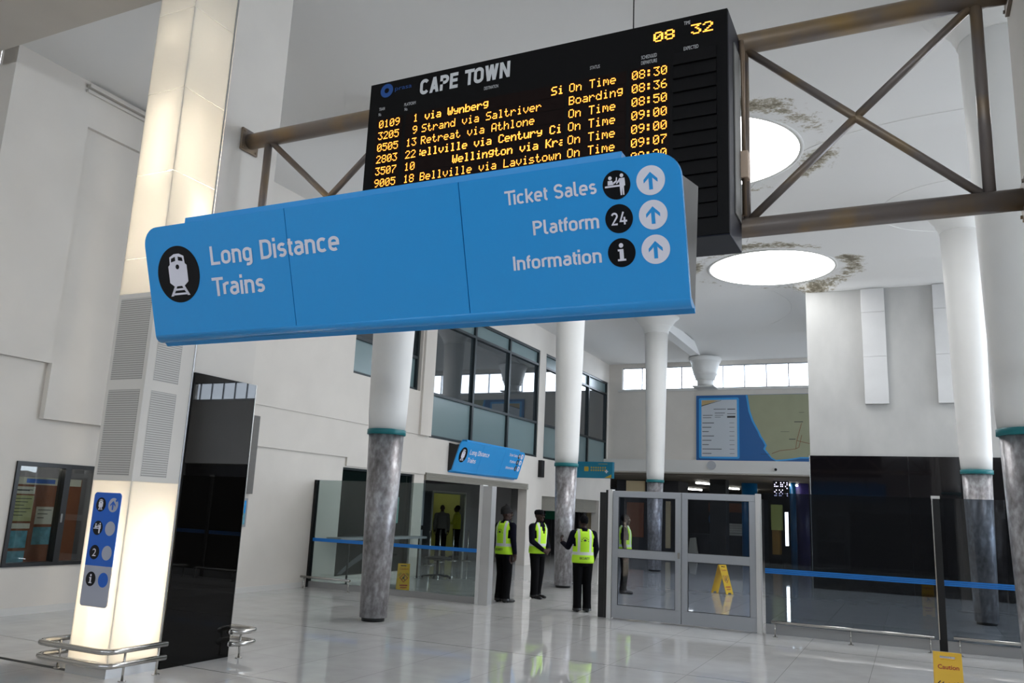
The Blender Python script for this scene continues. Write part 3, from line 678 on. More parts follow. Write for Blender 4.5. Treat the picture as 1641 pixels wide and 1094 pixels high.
def ticket(F, cx, cy, r, par, lift=.004):
    S = lambda P: [(cx+r*x, cy+r*y) for x, y in P]
    F.poly([S(disc(-.42, .50, .13, 16)), S(disc(.42, .60, .13, 16)), S([(-.62, .02), (-.60, .32), (-.28, .32), (-.20, .02)]), S([(-.22, .18), (-.02, .30), (.02, .52), (.10, .50), (.06, .22), (-.18, .06)]),
            S([(-.84, -.14), (-.82, -.02), (.30, -.02), (.30, -.14)]), S([(.22, .42), (.62, .42), (.64, -.10), (.54, -.14), (.53, -.74), (.43, -.74), (.42, -.16), (.36, -.74), (.26, -.74)]), S([(.24, .40), (-.02, .10), (.04, .04), (.28, .24)])], 'ticket_symbol', 'sign_white', lift, par)
def info(F, cx, cy, r, par, lift=.004):
    S = lambda P: [(cx+r*x, cy+r*y) for x, y in P]
    F.poly([S(disc(.0, .50, .16, 18)), S([(-.26, .24), (.15, .24), (.15, -.44), (.30, -.44), (.30, -.58), (-.30, -.58), (-.30, -.44), (-.14, -.44), (-.14, .10), (-.26, .10)])], 'info_symbol', 'sign_white', lift, par)
def direction_sign(label, loc, rz):
    D = thing('direction_sign', label, 'direction sign', loc, rz, 'long blue direction signs')
    L = math.hypot(.25, .79)
    o = Vector((3.0-3.0, 0, 0)); ay = Vector((0, -.25/L, .79/L)); ax = Vector((1, 0, 0)); nn = ax.cross(ay)
    ox = 3.0                                                       # u -> local x
    cuts = [-5.0+ox, -3.678+ox, -2.348+ox, -1.012+ox]
    for k in range(3):
        a, b = cuts[k]+(.003 if k else 0), cuts[k+1]-(.003 if k < 2 else 0)
        P = rounded(a, b, .062, .848, (0, 0, .14 if k == 2 else 0, .13 if k == 0 else 0))
        MB().slab(P, -nn*.03, ax, ay, .03).build('front_panel', 'sign_blue', D, local=True)
    # curled lower lip, cross-section swept along the sign
    pr = []
    for k in range(9):                                             # from the face, curling under towards the back
        t = PI/2*1.15*k/8; c0 = ay*.062-nn*.062; pr.append(c0+nn*.062*math.cos(t)-ay*.062*math.sin(t))
    pr += [Vector((0, .10, .0)), Vector((0, .10, .03)), ay*.062-nn*.03]
    mb = MB(); r0 = [mb.bm.verts.new(ax*cuts[0]+p) for p in pr]; r1 = [mb.bm.verts.new(ax*cuts[3]+p) for p in pr]; n = len(pr)
    for i in range(n): mb.bm.faces.new((r0[i], r0[(i+1) % n], r1[(i+1) % n], r1[i])).smooth = i < 8
    mb.bm.faces.new(r0[::-1]); mb.bm.faces.new(r1); mb.build('lower_lip', 'sign_blue', D, local=True)
    MB().hexa(((cuts[0]+.018, .08, .02), (cuts[3]-.018, .08, .02), (cuts[3]-.018, .11, .02), (cuts[0]+.018, .11, .02)), ((cuts[0]+.018, .165, .77), (cuts[3]-.018, .165, .77), (cuts[3]-.018, .195, .77), (cuts[0]+.018, .195, .77))).build('back_panel', 'sign_blue', D, local=True)
    for x in (cuts[0]+.012, cuts[3]-.012):                         # dark wedge shaped ends
        MB().hexa(((x-.006, .0, .035), (x+.006, .0, .035), (x+.006, .115, .02), (x-.006, .115, .02)), ((x-.006, -.205, .69), (x+.006, -.205, .69), (x+.006, .20, .775), (x-.006, .20, .775))).build('end_plate', 'endplate', D, local=True)
    MB().box(-4.63+ox, -1.345+ox, -.215, -.06, .775, .868).build('mounting_channel', 'sign_blue', D, local=True, bevel=.004)
    F = Face((0, 0, 0), ax, ay, D, True)
    for t, x0, x1, y0, h in (('Long Distance', -4.372, -3.255, .528, .132), ('Trains', -4.385, -3.909, .308, .132), ('Ticket Sales', -2.05, -1.486, .672, .082), ('Platform', -1.888, -1.487, .483, .082), ('Information', -2.032, -1.488, .292, .082)):
        place_text(stroke_text(t, x0+ox, y0, h, x1+ox), nn*.003, ax, ay, 'lettering', 'sign_white', D, local=True)
    d = F.poly([disc(-4.695+ox, .492, .204, 56)], 'pictogram_disc', 'sign_black'); train(F, -4.695+ox, .492, .204, d)
    for k, v in enumerate((.706, .522, .336)):
        d = F.poly([disc(-1.371+ox, v, .079)], 'pictogram_disc', 'sign_black')
        if k == 0: ticket(F, -1.371+ox, v, .079, d)
        elif k == 1: place_text(stroke_text('24', -1.371+ox-.046, v-.035, .07, -1.371+ox+.046, .15, .12), nn*.005, ax, ay, 'platform_number', 'sign_white', d, local=True)
        else: info(F, -1.371+ox, v, .079, d)
        d = F.poly([disc(-1.179+ox, v, .079)], 'arrow_disc', 'sign_white'); F.poly([arrow_pts(-1.179+ox, v-.002, .047)], 'arrow', 'sign_blue', .004, d)
    return D
S1 = direction_sign('large blue hanging direction sign in front of the departure board', (-3.0, 4.25, 2.74), 0)
for x in (-1.2, 1.2): MB().hexa(((x-.025, .17, .60), (x+.025, .17, .60), (x+.025, .17, .65), (x-.025, .17, .65)), ((x-.025, 2.175, 1.18), (x+.025, 2.175, 1.18), (x+.025, 2.175, 1.23), (x-.025, 2.175, 1.23))).build('support_arm', 'truss', S1, local=True)
S2 = direction_sign('blue direction sign on the left wall above the open shopfront', (-10.63, 20.62, 2.52), PI/2)
MB().box(-1.6, 1.6, .05, .12, .6, .75).build('wall_bracket', 'black', S2, local=True)
cb = MB(); p = at(1015.5, 20, 6.2); cb.cone((p.x, 6.2, BZ1+.002), (p.x, 6.2, ceil_z(p.x, 6.2)), .006, n=8); cb.build('hanger_cable', 'cable', B)
# ------------------------------------------------------------------ lit column, stone cladding, bumper rails
LX0, LX1, LY0, LY1 = -7.13, -6.60, 5.53, 6.09
LC = thing('light_column', 'tall square lit column with opal panels and perforated metal band', 'light column', (-6.865, 5.81, 0))
MB().box(LX0-.005, LX1+.005, LY0-.005, LY1, 0, .13).build('base', 'brushed', LC)
def lit_panels(z0, z1):
    t = .008
    MB().box(LX0, LX1, LY0, LY0+t, z0, z1).box(LX1-t, LX1, LY0+t, LY1, z0, z1).box(LX0, LX0+t, LY0+t, LY1, z0, z1).build('opal_panel', 'opal', LC)
lit_panels(.13, 1.755)
zs = [3.60, 3.97, 4.88, 5.80, 6.73, 7.66]
for a, b in zip(zs, zs[1:]): lit_panels(a+.004, b-.004)
for a, b in ((1.755, 2.68), (2.68, 3.60)):
    f = MB()
    for (x0, x1, y0, y1) in ((LX0, LX1, LY0, LY0+.02), (LX1-.02, LX1, LY0+.02, LY1)):
        f.box(x0, x1, y0, y1, a, b)
    f.build('metal_frame', 'wall', LC)
    MB().box(LX0+.045, LX1-.05, LY0-.003, LY0, a+.05, b-.05).build('perforated_panel', 'mesh', LC)
    MB().box(LX1, LX1+.003, LY0+.09, LY0+.40, a+.05, b-.05).build('perforated_panel', 'mesh', LC)
MB().box(LX0, LX0+.02, LY0+.02, LY1, 1.755, 3.60).build('metal_frame', 'wall', LC)
MB().box(LX1-.004, LX1+.006, LY1, LY1+.02, .0, 7.66).build('edge_trim', 'plinth', LC)
for z0, z1, y in ((.25, 1.5, 5.72), (.25, 1.5, 5.90), (3.75, 4.75, 5.92), (4.8, 5.7, 5.70), (6.4, 6.55, 5.75)):
    MB().cone((-6.74 if y > 5.8 else -6.86, y, z0), (-6.74 if y > 5.8 else -6.86, y, z1), .016, n=10).build('fluorescent_tube', 'tube', LC)
F = Face((0, LY0-.0005, 0), (1, 0, 0), (0, 0, 1), LC, False)
sp = F.poly([rounded(-7.065, -6.697, .60, .9635, (.035, .035, 0, 0))], 'sign_plate', 'sign_grey', .0, None, .006); sp2 = F.poly([rounded(-7.065, -6.697, .9645, 1.64, (0, 0, .035, .035))], 'sign_plate', 'sign_blue2', .0, None, .006)
for k, z in enumerate((1.527, 1.310, 1.087, .844)):
    d = F.poly([disc(-6.96, z, .066, 36)], 'pictogram_disc', 'sign_black', .0062)
    if k == 0: train(F, -6.96, z, .066, d, .008)
    elif k == 1: ticket(F, -6.96, z, .066, d, .008)
    elif k == 2: F.text('2', -6.985, z-.036, 'platform_number', 'sign_white', .008, d, x1=-6.935, h=.072)
    else: info(F, -6.96, z, .066, d, .008)
    e = F.poly([disc(-6.792, z, .066, 36)], 'arrow_disc', ('sign_grey', 'sign_grey', 'sign_grey', 'sign_blue2')[k], .0062)
    if k == 0: F.poly([arrow_pts(-6.795, z-.004, .042), disc(-6.752, z+.042, .012, 12)], 'arrow', 'sign_blue2', .008, e)
SL = thing('stone_cladding', 'polished black stone slab on the side of the white pier', 'stone cladding', (-6.6, 6.55, 0))
MB().box(-6.599, -6.575, 6.115, 7.0, 0, 2.89).build('slab', 'granite', SL)
MB().box(-6.60, -6.572, 7.0005, 7.008, 0, 2.89).build('edge_trim', 'steel', SL)
def arc_path(pts, r, n=6):
    """polyline in plan with rounded corners"""
    out = [Vector(pts[0])]
    for a, b, c in zip(pts, pts[1:], pts[2:]):
        a, b, c = Vector(a), Vector(b), Vector(c); d, e = (a-b).normalized(), (c-b).normalized()
        for k in range(n+1):
            t = k/n; p = b+d*r*(1-t)**2+e*r*t**2; out.append(p)
    out.append(Vector(pts[-1])); return out
def bumper(label, pts, zs, posts, r=.026):
    o = thing('bumper_rail', label, 'bumper rail', (posts[0][0], posts[0][1], 0), 0, 'low steel bumper rails')
    for z in zs: MB().tube(arc_path([(x, y, z) for x, y in pts], .11) if len(pts) > 2 else [(x, y, z) for x, y in pts], r).build('rail', 'steel', o)
    for x, y in posts:
        p = MB().cone((x, y, 0), (x, y, zs[0]-.01), .011, n=12).build('post', 'steel', o)
        MB().cone((x, y, 0), (x, y, .008), .035, n=16).build('floor_flange', 'steel', p)
    return o
bumper('steel double bumper rail around the foot of the lit column', [(-7.36, 5.80), (-7.36, 5.36), (-6.42, 5.36), (-6.42, 6.02)], (.265, .145), [(-7.34, 5.6), (-6.42, 5.56), (-6.42, 5.93)])
bumper('short steel double bumper rail behind the black stone slab', [(-6.50, 6.93), (-6.42, 6.98), (-6.42, 7.25), (-7.1, 7.25)], (.265, .145), [(-6.44, 7.02)])
bumper('low steel bumper rail before the left glass screen', [(-10.66, 13.08), (-9.5, 13.08)], (.215,), [(-10.58, 13.08), (-9.53, 13.08)], .022)
bumper('low steel bumper rail before the smoked glass nearest the door', [(-1.92, 13.0), (.20, 13.0)], (.21,), [(-1.87, 13.0), (-.85, 13.0), (.15, 13.0)], .022)
bumper('low steel bumper rail at the bottom right edge of the photo', [(.43, 13.0), (2.6, 13.0)], (.225,), [(.50, 13.0), (1.5, 13.0), (2.5, 13.0)], .022)
# ------------------------------------------------------------------ glass screens and the double door
GY = 13.4
G = thing('glass_screen', 'clear glass screen with blue safety stripe left of the guards', 'glass screen', (-8.85, GY, 0))
MB().box(-10.70, -7.0, GY-.006, GY+.006, .11, 2.06).build('pane', 'glass_clear', G)
MB().box(-10.70, -7.0, GY-.03, GY+.03, 0, .11).build('floor_channel', 'plinth', G)
MB().box(-10.745, -10.70, GY-.05, GY+.05, 0, 2.06).build('end_post', 'black_frame', G)
MB().box(-7.0, -6.965, GY-.05, GY+.05, 0, 2.06).build('end_post', 'black_frame', G)
MB().box(-10.70, -7.0, GY-.009, GY-.0065, .87, .935).build('safety_stripe', 'stripe', G)
P_ = thing('portal_post', 'polished metal post at the free end of the left glass screen', 'post', (-6.83, 13.33, 0))
MB().box(-6.963, -6.90, 13.26, 13.46, 0, 2.06).build('post_edge', 'white_post', P_); MB().box(-6.90, -6.72, 13.27, 13.45, 0, 2.04).build('post_face', 'brushed', P_)
G = thing('glass_screen', 'smoked glass screen with blue stripe in front of the black stone wall', 'glass screen', (1.2, 13.35, 0))
for a, b in ((-2.05, .265), (.366, 5.0)):
    MB().box(a, b, 13.344, 13.356, .14, 2.07).build('pane', 'glass_dark', G)
    MB().box(a, b, 13.32, 13.38, 0, .14).build('floor_channel', 'plinth', G)
    st_ = MB()
    for k in range(3): st_.box(a, b, 13.341, 13.3435, .872+.026*k, .894+.026*k)
    st_.build('safety_stripe', 'stripe', G)
MB().box(.266, .365, 13.33, 13.42, 0, 2.09).build('post', 'black', G); MB().box(.258, .372, 13.30, 13.329, 2.06, 2.10).build('post_cap', 'white_post', G)
MB().box(.262, .276, 13.31, 13.329, .15, 2.06).build('post_edge', 'steel', G)
DR = thing('double_door', 'grey framed glass double door standing between the two glass screens', 'double door', (-3.31, 13.28, 0))
for k, (a, b) in enumerate(((-4.455, -3.315), (-3.305, -2.165))):
    fr = MB(); y0, y1 = 13.25, 13.31; q = .095
    fr.box(a, b, y0, y1, .015, .215).box(a, b, y0, y1, 1.93, 2.03).box(a, a+q, y0, y1, .215, 1.93).box(b-q, b, y0, y1, .215, 1.93).box(a+q, b-q, y0, y1, .965, 1.095)
    lf = fr.build('door_leaf', 'alu_door', DR, bevel=.004)
    MB().box(a+q, b-q, 13.276, 13.284, .215, .965).build('pane', 'glass_door', lf); MB().box(a+q, b-q, 13.276, 13.284, 1.095, 1.93).build('pane', 'glass_door', lf)
    g_ = MB()
    for z0, z1 in ((.215, .965), (1.095, 1.93)):
        for (x0, x1, u, v) in ((a+q, a+q+.008, z0, z1), (b-q-.008, b-q, z0, z1), (a+q+.008, b-q-.008, z0, z0+.008), (a+q+.008, b-q-.008, z1-.008, z1)): g_.box(x0, x1, 13.262, 13.2759, u, v)
    g_.build('gasket', 'black_frame', lf)
    if k == 0: MB().box(b-.055, b-.02, 13.235, 13.25, 1.0, 1.09).build('lock', 'steel', lf)
for a, b in ((-4.53, -4.46), (-2.16, -2.09)): MB().box(a, b, 13.22, 13.36, 0, 2.05).build('jamb', 'white_post', DR)
MB().box(-4.70, -4.60, 13.30, 13.36, 0, 2.0).box(-4.59, -4.535, 13.28, 13.36, 0, 2.04).build('jamb_cover', 'black_frame', DR)
# ------------------------------------------------------------------ left wall fittings
sh = MB()
for k in range(7): sh.box(XL-.04+.001*(k % 2), XL+.05+.012*(k % 2), 17.52, 23.60, 2.27+.026*k, 2.292+.026*k)
tag(sh.build('shutter_housing', 'shutter'), 'beige rolled shutter over the opening below the smaller blue sign', 'roller shutter', 'roller shutters')
sh = MB()
for k in range(11): sh.box(XL-.16, XL-.12+.012*(k % 2), 24.82, 30.28, 1.66+.043*k, 1.70+.043*k)
tag(sh.build('roller_shutter', 'shutter'), 'half lowered slatted roller shutter behind the second column', 'roller shutter', 'roller shutters')
o = thing('shop_window', 'dark green shop glass printed with a grey swoosh', 'shop window', (XL-.1, 15.65, .14))
MB().box(XL-.13, XL-.11, 14.24, 17.05, .14, 2.37).build('pane', 'pane_shop', o)
MB().box(XL-.14, XL-.05, 14.24, 14.28, .14, 2.37).box(XL-.14, XL-.05, 17.01, 17.05, .14, 2.37).box(XL-.14, XL-.05, 14.28, 17.01, 2.33, 2.37).build('frame', 'frame', o)
sw = []; sv = []
for k in range(13):
    t = k/12; sw.append((14.45+2.3*t, .16+.72*math.sin(t*PI/2)**.9)); sv.append((14.62+2.15*t, .16+.55*math.sin(t*PI/2)**.9))
MB().slab(sw+sv[::-1], (XL-.109, 0, 0), (0, 1, 0), (0, 0, 1), .002).build('printed_swoosh', 'swoosh', o)
tag(MB().slab(rounded(16.38, 16.62, 1.22, 1.82, .005), (XL-.105, 0, 0), (0, 1, 0), (0, 0, 1), .002).build('notice', 'paper_teal'), 'pale teal paper notice on the dark green shop glass', 'notice')
o = thing('counter_ledge', 'dark grey counter ledge along the shop glass behind the left screen', 'counter', (XL+.22, 15.5, 0))
MB().box(XL+.03, XL+.40, 13.85, 17.15, .89, .94).build('top', 'alu_door', o, bevel=.005)
for y in (14.2, 16.9): MB().cone((XL+.34, y, 0), (XL+.34, y, .889), .02).build('leg', 'black', o)
o = thing('stool', 'low black swivel stool with star base behind the left screen', 'stool', (-10.1, 17.3, 0))
MB().lathe((-10.1, 17.3), [(.30, .43), (.32, .45), (.30, .48)], 28).build('seat', 'black', o)
MB().cone((-10.1, 17.3, .06), (-10.1, 17.3, .43), .03).build('stem', 'black', o)
b_ = MB()
for k in range(5): a = k*2*PI/5; b_.cone((-10.1, 17.3, .075), (-10.1+.34*math.cos(a), 17.3+.34*math.sin(a), .05), .022, .015, 8)
sb = b_.build('star_base', 'black', o)
for k in range(5): a = k*2*PI/5; MB().ball((-10.1+.34*math.cos(a), 17.3+.34*math.sin(a), .03), .03, seg=10).build('castor', 'black', sb)
o = thing('wall_vent', 'tall beige wall panel with dark perforated strip behind the stone slab', 'vent panel', (XL+.05, 11.1, 1.7))
MB().box(XL+.021, XL+.07, 10.7, 11.40, 1.72, 3.12).build('panel', 'trim', o); MB().box(XL+.022, XL+.074, 11.401, 11.56, 1.72, 3.12).build('perforated_strip', 'grille_strip', o)
o = thing('framed_poster', 'small framed blue poster on the white wall beside the stone slab', 'poster', (XL+.02, 11.3, 1.15))
MB().box(XL+.001, XL+.025, 11.02, 11.52, 1.14, 1.64).build('frame', 'alu', o)
MB().box(XL+.0251, XL+.028, 11.06, 11.48, 1.38, 1.60).build('printed_sheet', 'sign_blue', o); MB().box(XL+.0251, XL+.028, 11.06, 11.48, 1.18, 1.379).build('printed_photo', 'paper_blue', o)
# display window near the lit column
w_ = struct(bpy.data.objects.new('window_6', None)); COL.objects.link(w_); w_.location = (XL, 8.2, .62)
f = MB(); xa, xb = XL-.10, XL+.03
f.box(xa, xb, 7.15, 9.35, .62, .67).box(xa, xb, 7.15, 9.35, 1.94, 2.0).box(xa, xb, 7.15, 7.20, .67, 1.94).box(xa, xb, 9.30, 9.35, .67, 1.94).box(xa, xb+.01, 7.86, 7.95, .67, 1.94)
f.build('window_frame', 'black_frame', w_); MB().box(XL-.05, XL-.042, 7.2, 7.86, .67, 1.94).build('pane', 'glass_case', w_); MB().box(XL-.07, XL-.062, 7.95, 9.3, .67, 1.94).build('pane', 'glass_case', w_)
MB().box(XL+.041, XL+.055, 7.87, 7.90, 1.20, 1.32).build('lock', 'steel', w_)
struct(MB().box(XL-1.4, XL-.31, 6.9, 9.6, .45, .5).box(XL-1.4, XL-.31, 6.9, 9.6, 2.2, 2.25).box(XL-1.4, XL-.31, 6.85, 6.9, .45, 2.25).box(XL-1.4, XL-.31, 9.6, 9.65, .45, 2.25).box(XL-1.45, XL-1.4, 6.85, 9.65, .45, 2.25).build('wall_display_recess', 'grey_room'))
nb = thing('notice_board', 'brown notice board with pinned sheets behind the black framed window', 'notice board', (XL-.35, 7.9, .66))
MB().box(XL-.36, XL-.33, 7.18, 8.42, .55, 1.80).build('board', 'brown', nb)
MB().box(XL-.329, XL-.32, 7.2, 8.40, 1.70, 1.80).build('header_strip', 'paper', nb); MB().box(XL-.3195, XL-.318, 7.55, 7.98, 1.72, 1.78).build('header_print', 'sign_blue2', nb)
def sheet(y0, y1, z0, z1, mat, label, lines=0):
    o = tag(MB().box(XL-.329, XL-.325, y0, y1, z0, z1).build('pinned_sheet', mat), label, 'sheet', 'sheets pinned to the notice board')
    if lines:
        m = MB()
        for k in range(lines): m.box(XL-.3249, XL-.324, y0+.03, y1-.03-.05*(k % 3), z1-.05-k*(z1-z0-.08)/lines, z1-.05-k*(z1-z0-.08)/lines+.010)
        m.build('print', 'ink', o)
sheet(7.27, 7.70, 1.57, 1.67, 'paper', 'wide white heading sheet at the top of the brown board', 2)
sheet(7.27, 7.70, 1.20, 1.55, 'paper_green', 'large pale green printed sheet on the brown board', 6)
sheet(7.27, 7.70, 1.10, 1.17, 'paper', 'narrow white strip below the pale green sheet')
sheet(7.38, 7.68, .84, 1.07, 'paper_blue', 'upper blue picture sheet below the white strip')
sheet(7.36, 7.68, .60, .80, 'paper_blue', 'lowest blue picture sheet on the brown board')
sheet(7.76, 8.02, 1.16, 1.40, 'paper', 'white sheet seen around the window mullion', 3)
sheet(7.76, 8.05, .88, 1.12, 'paper_blue', 'blue picture sheet right of the window mullion', 0)
tag(MB().box(XL+.001, XL+.14, 24.40, 24.62, 2.70, 3.24).build('loudspeaker', 'black', bevel=.01), 'narrow black wall loudspeaker between the two shop openings', 'loudspeaker')
# blade sign near the far corner
o = thing('blade_sign', 'teal sign with yellow lettering hanging past the second column', 'hanging sign', (-10.0, 27.5, 2.86))
MB().box(XL+.001, -9.26, 27.42, 27.62, 2.85, 3.41).build('panel', 'cyan_sign', o, bevel=.006)
F = Face((0, 27.419, 0), (1, 0, 0), (0, 0, 1), o, False)
F.poly([rounded(-10.30, -10.14, 3.08, 3.24, .03)], 'emblem', 'gold')
for r_ in range(2):
    F.poly([rounded(-10.06+.085*k, -10.01+.085*k, 3.09+.09*r_, 3.145+.09*r_, .01) for k in range(7)], 'lettering', 'gold')
F.poly([rounded(-9.78, -9.45, 3.33, 3.345, .004)], 'small_print', 'gold')
F.poly([[(-9.50, 3.02), (-9.46, 3.02), (-9.46, 3.06), (-9.42, 3.06), (-9.42, 3.10), (-9.46, 3.10), (-9.46, 3.14), (-9.50, 3.14), (-9.50, 3.10), (-9.54, 3.10), (-9.54, 3.06), (-9.50, 3.06)]], 'cross_mark', 'sign_white')
F.poly([[(-9.56, 2.86), (-9.30, 2.86), (-9.30, 2.98)]], 'corner_flash', 'gold')
# ------------------------------------------------------------------ far wall fittings
MP = thing('map_board', 'large blue wall map with timetable panel below the clerestory windows', 'map board', (-4.2, YF-.03, 3.77))
MB().box(-7.22, -1.0, YF-.05, YF-.001, 3.765, 6.215).build('sea_panel', 'sea', MP)
F = Face((0, YF-.05, 0), (1, 0, 0), (0, 0, 1), MP, False)
coast = [(-5.30, 6.205), (-5.21, 5.59), (-5.10, 5.25), (-5.02, 5.08), (-4.90, 4.85), (-4.83, 4.67), (-4.72, 4.50), (-4.64, 4.34), (-4.70, 4.21), (-4.58, 4.05), (-4.49, 3.91), (-4.33, 3.82), (-4.0, 3.85), (-3.76, 3.88), (-3.5, 3.93), (-3.23, 3.93), (-2.6, 4.1), (-1.9, 4.5), (-1.4, 4.9), (-1.01, 5.3), (-1.01, 6.205)]
F.poly([[(x-.07 if i < 10 else x, z-(.05 if 9 < i < 20 else 0)) for i, (x, z) in enumerate(coast)]], 'coast_halo', 'halo', .001)
F.poly([coast], 'land', 'land', .0025)
rl = MB()
for P in ([(-4.47, 4.045), (-4.2, 4.15), (-3.95, 4.18), (-3.64, 4.22), (-3.60, 4.50), (-3.42, 5.14)], [(-3.64, 4.22), (-3.53, 4.28), (-3.42, 4.72)], [(-3.60, 4.52), (-3.2, 4.42), (-2.6, 4.4)]):
    rl.tube([(x, YF-.054, z) for x, z in P], .009, 6)
rl.build('rail_route', 'brown', MP)
F.poly([rounded(-3.67, -3.37, 5.18, 5.205, .004), rounded(-3.86, -3.64, 4.555, 4.58, .004), rounded(-4.15, -3.85, 4.83, 4.84, .003), rounded(-3.5, -3.32, 5.53, 5.54, .003), rounded(-4.86, -4.55, 4.02, 4.03, .003)], 'place_name', 'ink', .004)
F.poly([rounded(-7.12, -5.62, 3.84, 6.12, .06)], 'timetable_border', 'halo', .001)
tt = F.poly([rounded(-7.02, -5.70, 3.91, 6.04, .01)], 'timetable_sheet', 'sheet', .0025)
F.poly([[(-7.02, 5.82), (-7.0, 6.03), (-6.35, 6.03)]], 'corner_flash', 'tan', .004, tt)
F.poly([[(-7.02, 5.80), (-7.02, 5.83), (-6.3, 6.02), (-6.25, 6.02)]], 'corner_line', 'ink', .005, tt)
F.poly([rounded(-6.99, -6.55-.1*(k % 3)+(.28 if k == 6 else 0), 5.17-.163*k-.012, 5.17-.163*k+.012, .004) for k in range(8)], 'entry_line', 'ink', .004, tt)
F.poly([rounded(-5.98, -5.80, 5.17-.163*k-.006, 5.17-.163*k+.006, .003) for k in range(8)], 'time_column', 'ink', .004, tt)
F.poly([rounded(-6.97, -6.60, 5.45, 5.47, .004), rounded(-6.97, -6.65, 5.36, 5.38, .004), rounded(-6.52, -6.14, 5.53, 5.55, .004), rounded(-6.52, -6.2, 5.45, 5.465, .004), rounded(-6.52, -6.3, 5.38, 5.395, .004), rounded(-6.06, -5.75, 5.50, 5.52, .004), rounded(-6.06, -5.76, 5.36, 5.43, .004), rounded(-6.56, -6.10, 5.68, 5.70, .004), rounded(-6.05, -5.76, 5.67, 5.70, .004)], 'heading_line', 'ink', .004, tt)
tag(MB().cone((-6.62, YF-.222, 3.575), (-6.62, YF-.25, 3.575), .165, n=32).build('wall_speaker', 'alu_door'), 'round grey disc on the white beam below the wall map', 'speaker')
o = thing('dome_camera', 'tiny dark dome camera on the white beam below the wall map', 'camera', (-4.32, YF-.23, 3.46))
MB().cone((-4.32, YF-.221, 3.46), (-4.32, YF-.25, 3.46), .075, n=20).build('mount', 'white_post', o); MB().ball((-4.32, YF-.26, 3.46), .05, seg=14).build('dome', 'black', o, smooth=True)
# right hand block: stone panel, metal strips
o = thing('stone_cladding', 'wide black stone wall panel below the grey concrete', 'stone cladding', (4, 23.27, 0))
for a, b in ((-2.36, -.02), (-.015, 2.3), (2.305, 4.6), (4.605, 7.0)): MB().box(a, b, 23.26, 23.299, 0, 3.40).build('slab', 'granite_far', o)
MB().box(-2.385, -2.361, 23.25, 23.299, 0, 3.40).build('edge_trim', 'steel', o)
for x0, x1, lab in ((-.955, -.385, 'left flat metal duct on the grey concrete wall'), (.755, 1.33, 'flat metal duct on the concrete wall half hidden by a column')):
    o = thing('wall_duct', lab, 'duct', ((x0+x1)/2, 23.25, 4.74), 0, 'flat metal ducts on the concrete wall')
    for a, b in ((4.75, 6.0), (6.003, 7.2), (7.203, 7.85)): MB().box(x0, x1, 23.20, 23.299, a, b).build('duct_section', 'brushed', o, bevel=.004)
o = thing('ceiling_bracket', 'small metal bracket with chipped plaster at the ceiling above the pier', 'bracket', (-6.3, 7.15, 7.8))
zc = ceil_z(-6.3, 7.15); MB().box(-6.42, -6.18, 7.05, 7.25, zc-.04, zc+.02).build('plate', 'alu_door', o); MB().cone((-6.34, 7.15, zc-.14), (-6.34, 7.15, zc-.04), .03).build('hook', 'black', o)
# ------------------------------------------------------------------ caution signs
def caution(label, loc, rz, h=.62, wd=.215):
    o = thing('caution_sign', label, 'caution sign', loc, rz, 'yellow folding caution signs')
    def panel(sgn):
        d = .20*h/.62; th = .012
        P = rounded(-wd/2, wd/2, 0, h, (.004, .004, .015, .015))
        ay = Vector((0, sgn*d, h)).normalized() if False else Vector((0, -sgn*d/h, 1))
        mb = MB(); o_ = Vector((0, sgn*(d+.006), 0)); ax = Vector((1, 0, 0)) if sgn < 0 else Vector((-1, 0, 0))
        hw, t0, t1 = wd*.27, h-.052, h-.026
        # four strips round the hand slot
        for (x0, x1, y0, y1) in ((-wd/2, wd/2, .03, t0), (-wd/2, -hw, t0, t1), (hw, wd/2, t0, t1), (-wd/2, wd/2, t1, h), (-wd/2, -wd*.22, 0, .03), (wd*.22, wd/2, 0, .03)):
            mb.slab([(x0, y0), (x1, y0), (x1, y1), (x0, y1)], o_, ax, ay, th)
        pn = mb.build('panel', 'yellow', o, local=True)
        nn = ax.cross(ay).normalized()
        F = Face(o_+nn*th, ax, ay, pn, True)
        F.text('Caution', -wd*.36, h*.845-.03, 'caution_lettering', 'red', .001, x1=wd*.38, h=.034, bold=.02)
        c0 = (0, h*.50)
        for r0, r1, mt, lf in ((.085, .066, 'red', .001),):
            F.poly([[(0, c0[1]+r0), (-r0, c0[1]), (-r1, c0[1]), (0, c0[1]+r1), (r1, c0[1]), (r0, c0[1])], [(0, c0[1]-r0), (r0, c0[1]), (r1, c0[1]), (0, c0[1]-r1), (-r1, c0[1]), (-r0, c0[1])]], 'diamond_symbol', mt, lf)
        F.poly([disc(.012, c0[1]+.035, .011, 14), [(-.03, c0[1]+.015), (.02, c0[1]+.025), (.01, c0[1]-.01), (.035, c0[1]-.04), (.022, c0[1]-.045), (-.01, c0[1]-.012), (-.035, c0[1]-.04), (-.045, c0[1]-.03), (-.015, c0[1]+.005)]], 'slipping_figure', 'ink', .001)
        for s_ in (-1, 1):
            F.poly([[(s_*.035, c0[1]+.085), (s_*.042, c0[1]+.088), (s_*.095, c0[1]+.035), (s_*.09, c0[1]+.028)], [(s_*.06, c0[1]+.09), (s_*.067, c0[1]+.093), (s_*.105, c0[1]+.055), (s_*.10, c0[1]+.048)]], 'warning_stroke', 'ink', .001)
        F.poly([rounded(-wd*.33, wd*.33, h*.24-.012, h*.24+.012, .004), rounded(-wd*.28, wd*.28, h*.16-.009, h*.16+.009, .004)], 'warning_bar', 'red', .001)
    panel(-1); panel(1)
    MB().cone((-wd/2+.01, 0, h-.012), (wd/2-.01, 0, h-.012), .012, n=12).build('hinge', 'yellow', o, local=True)
    return o
caution('yellow folding caution sign at the bottom right of the floor', (.215, 8.24, 0), .02)
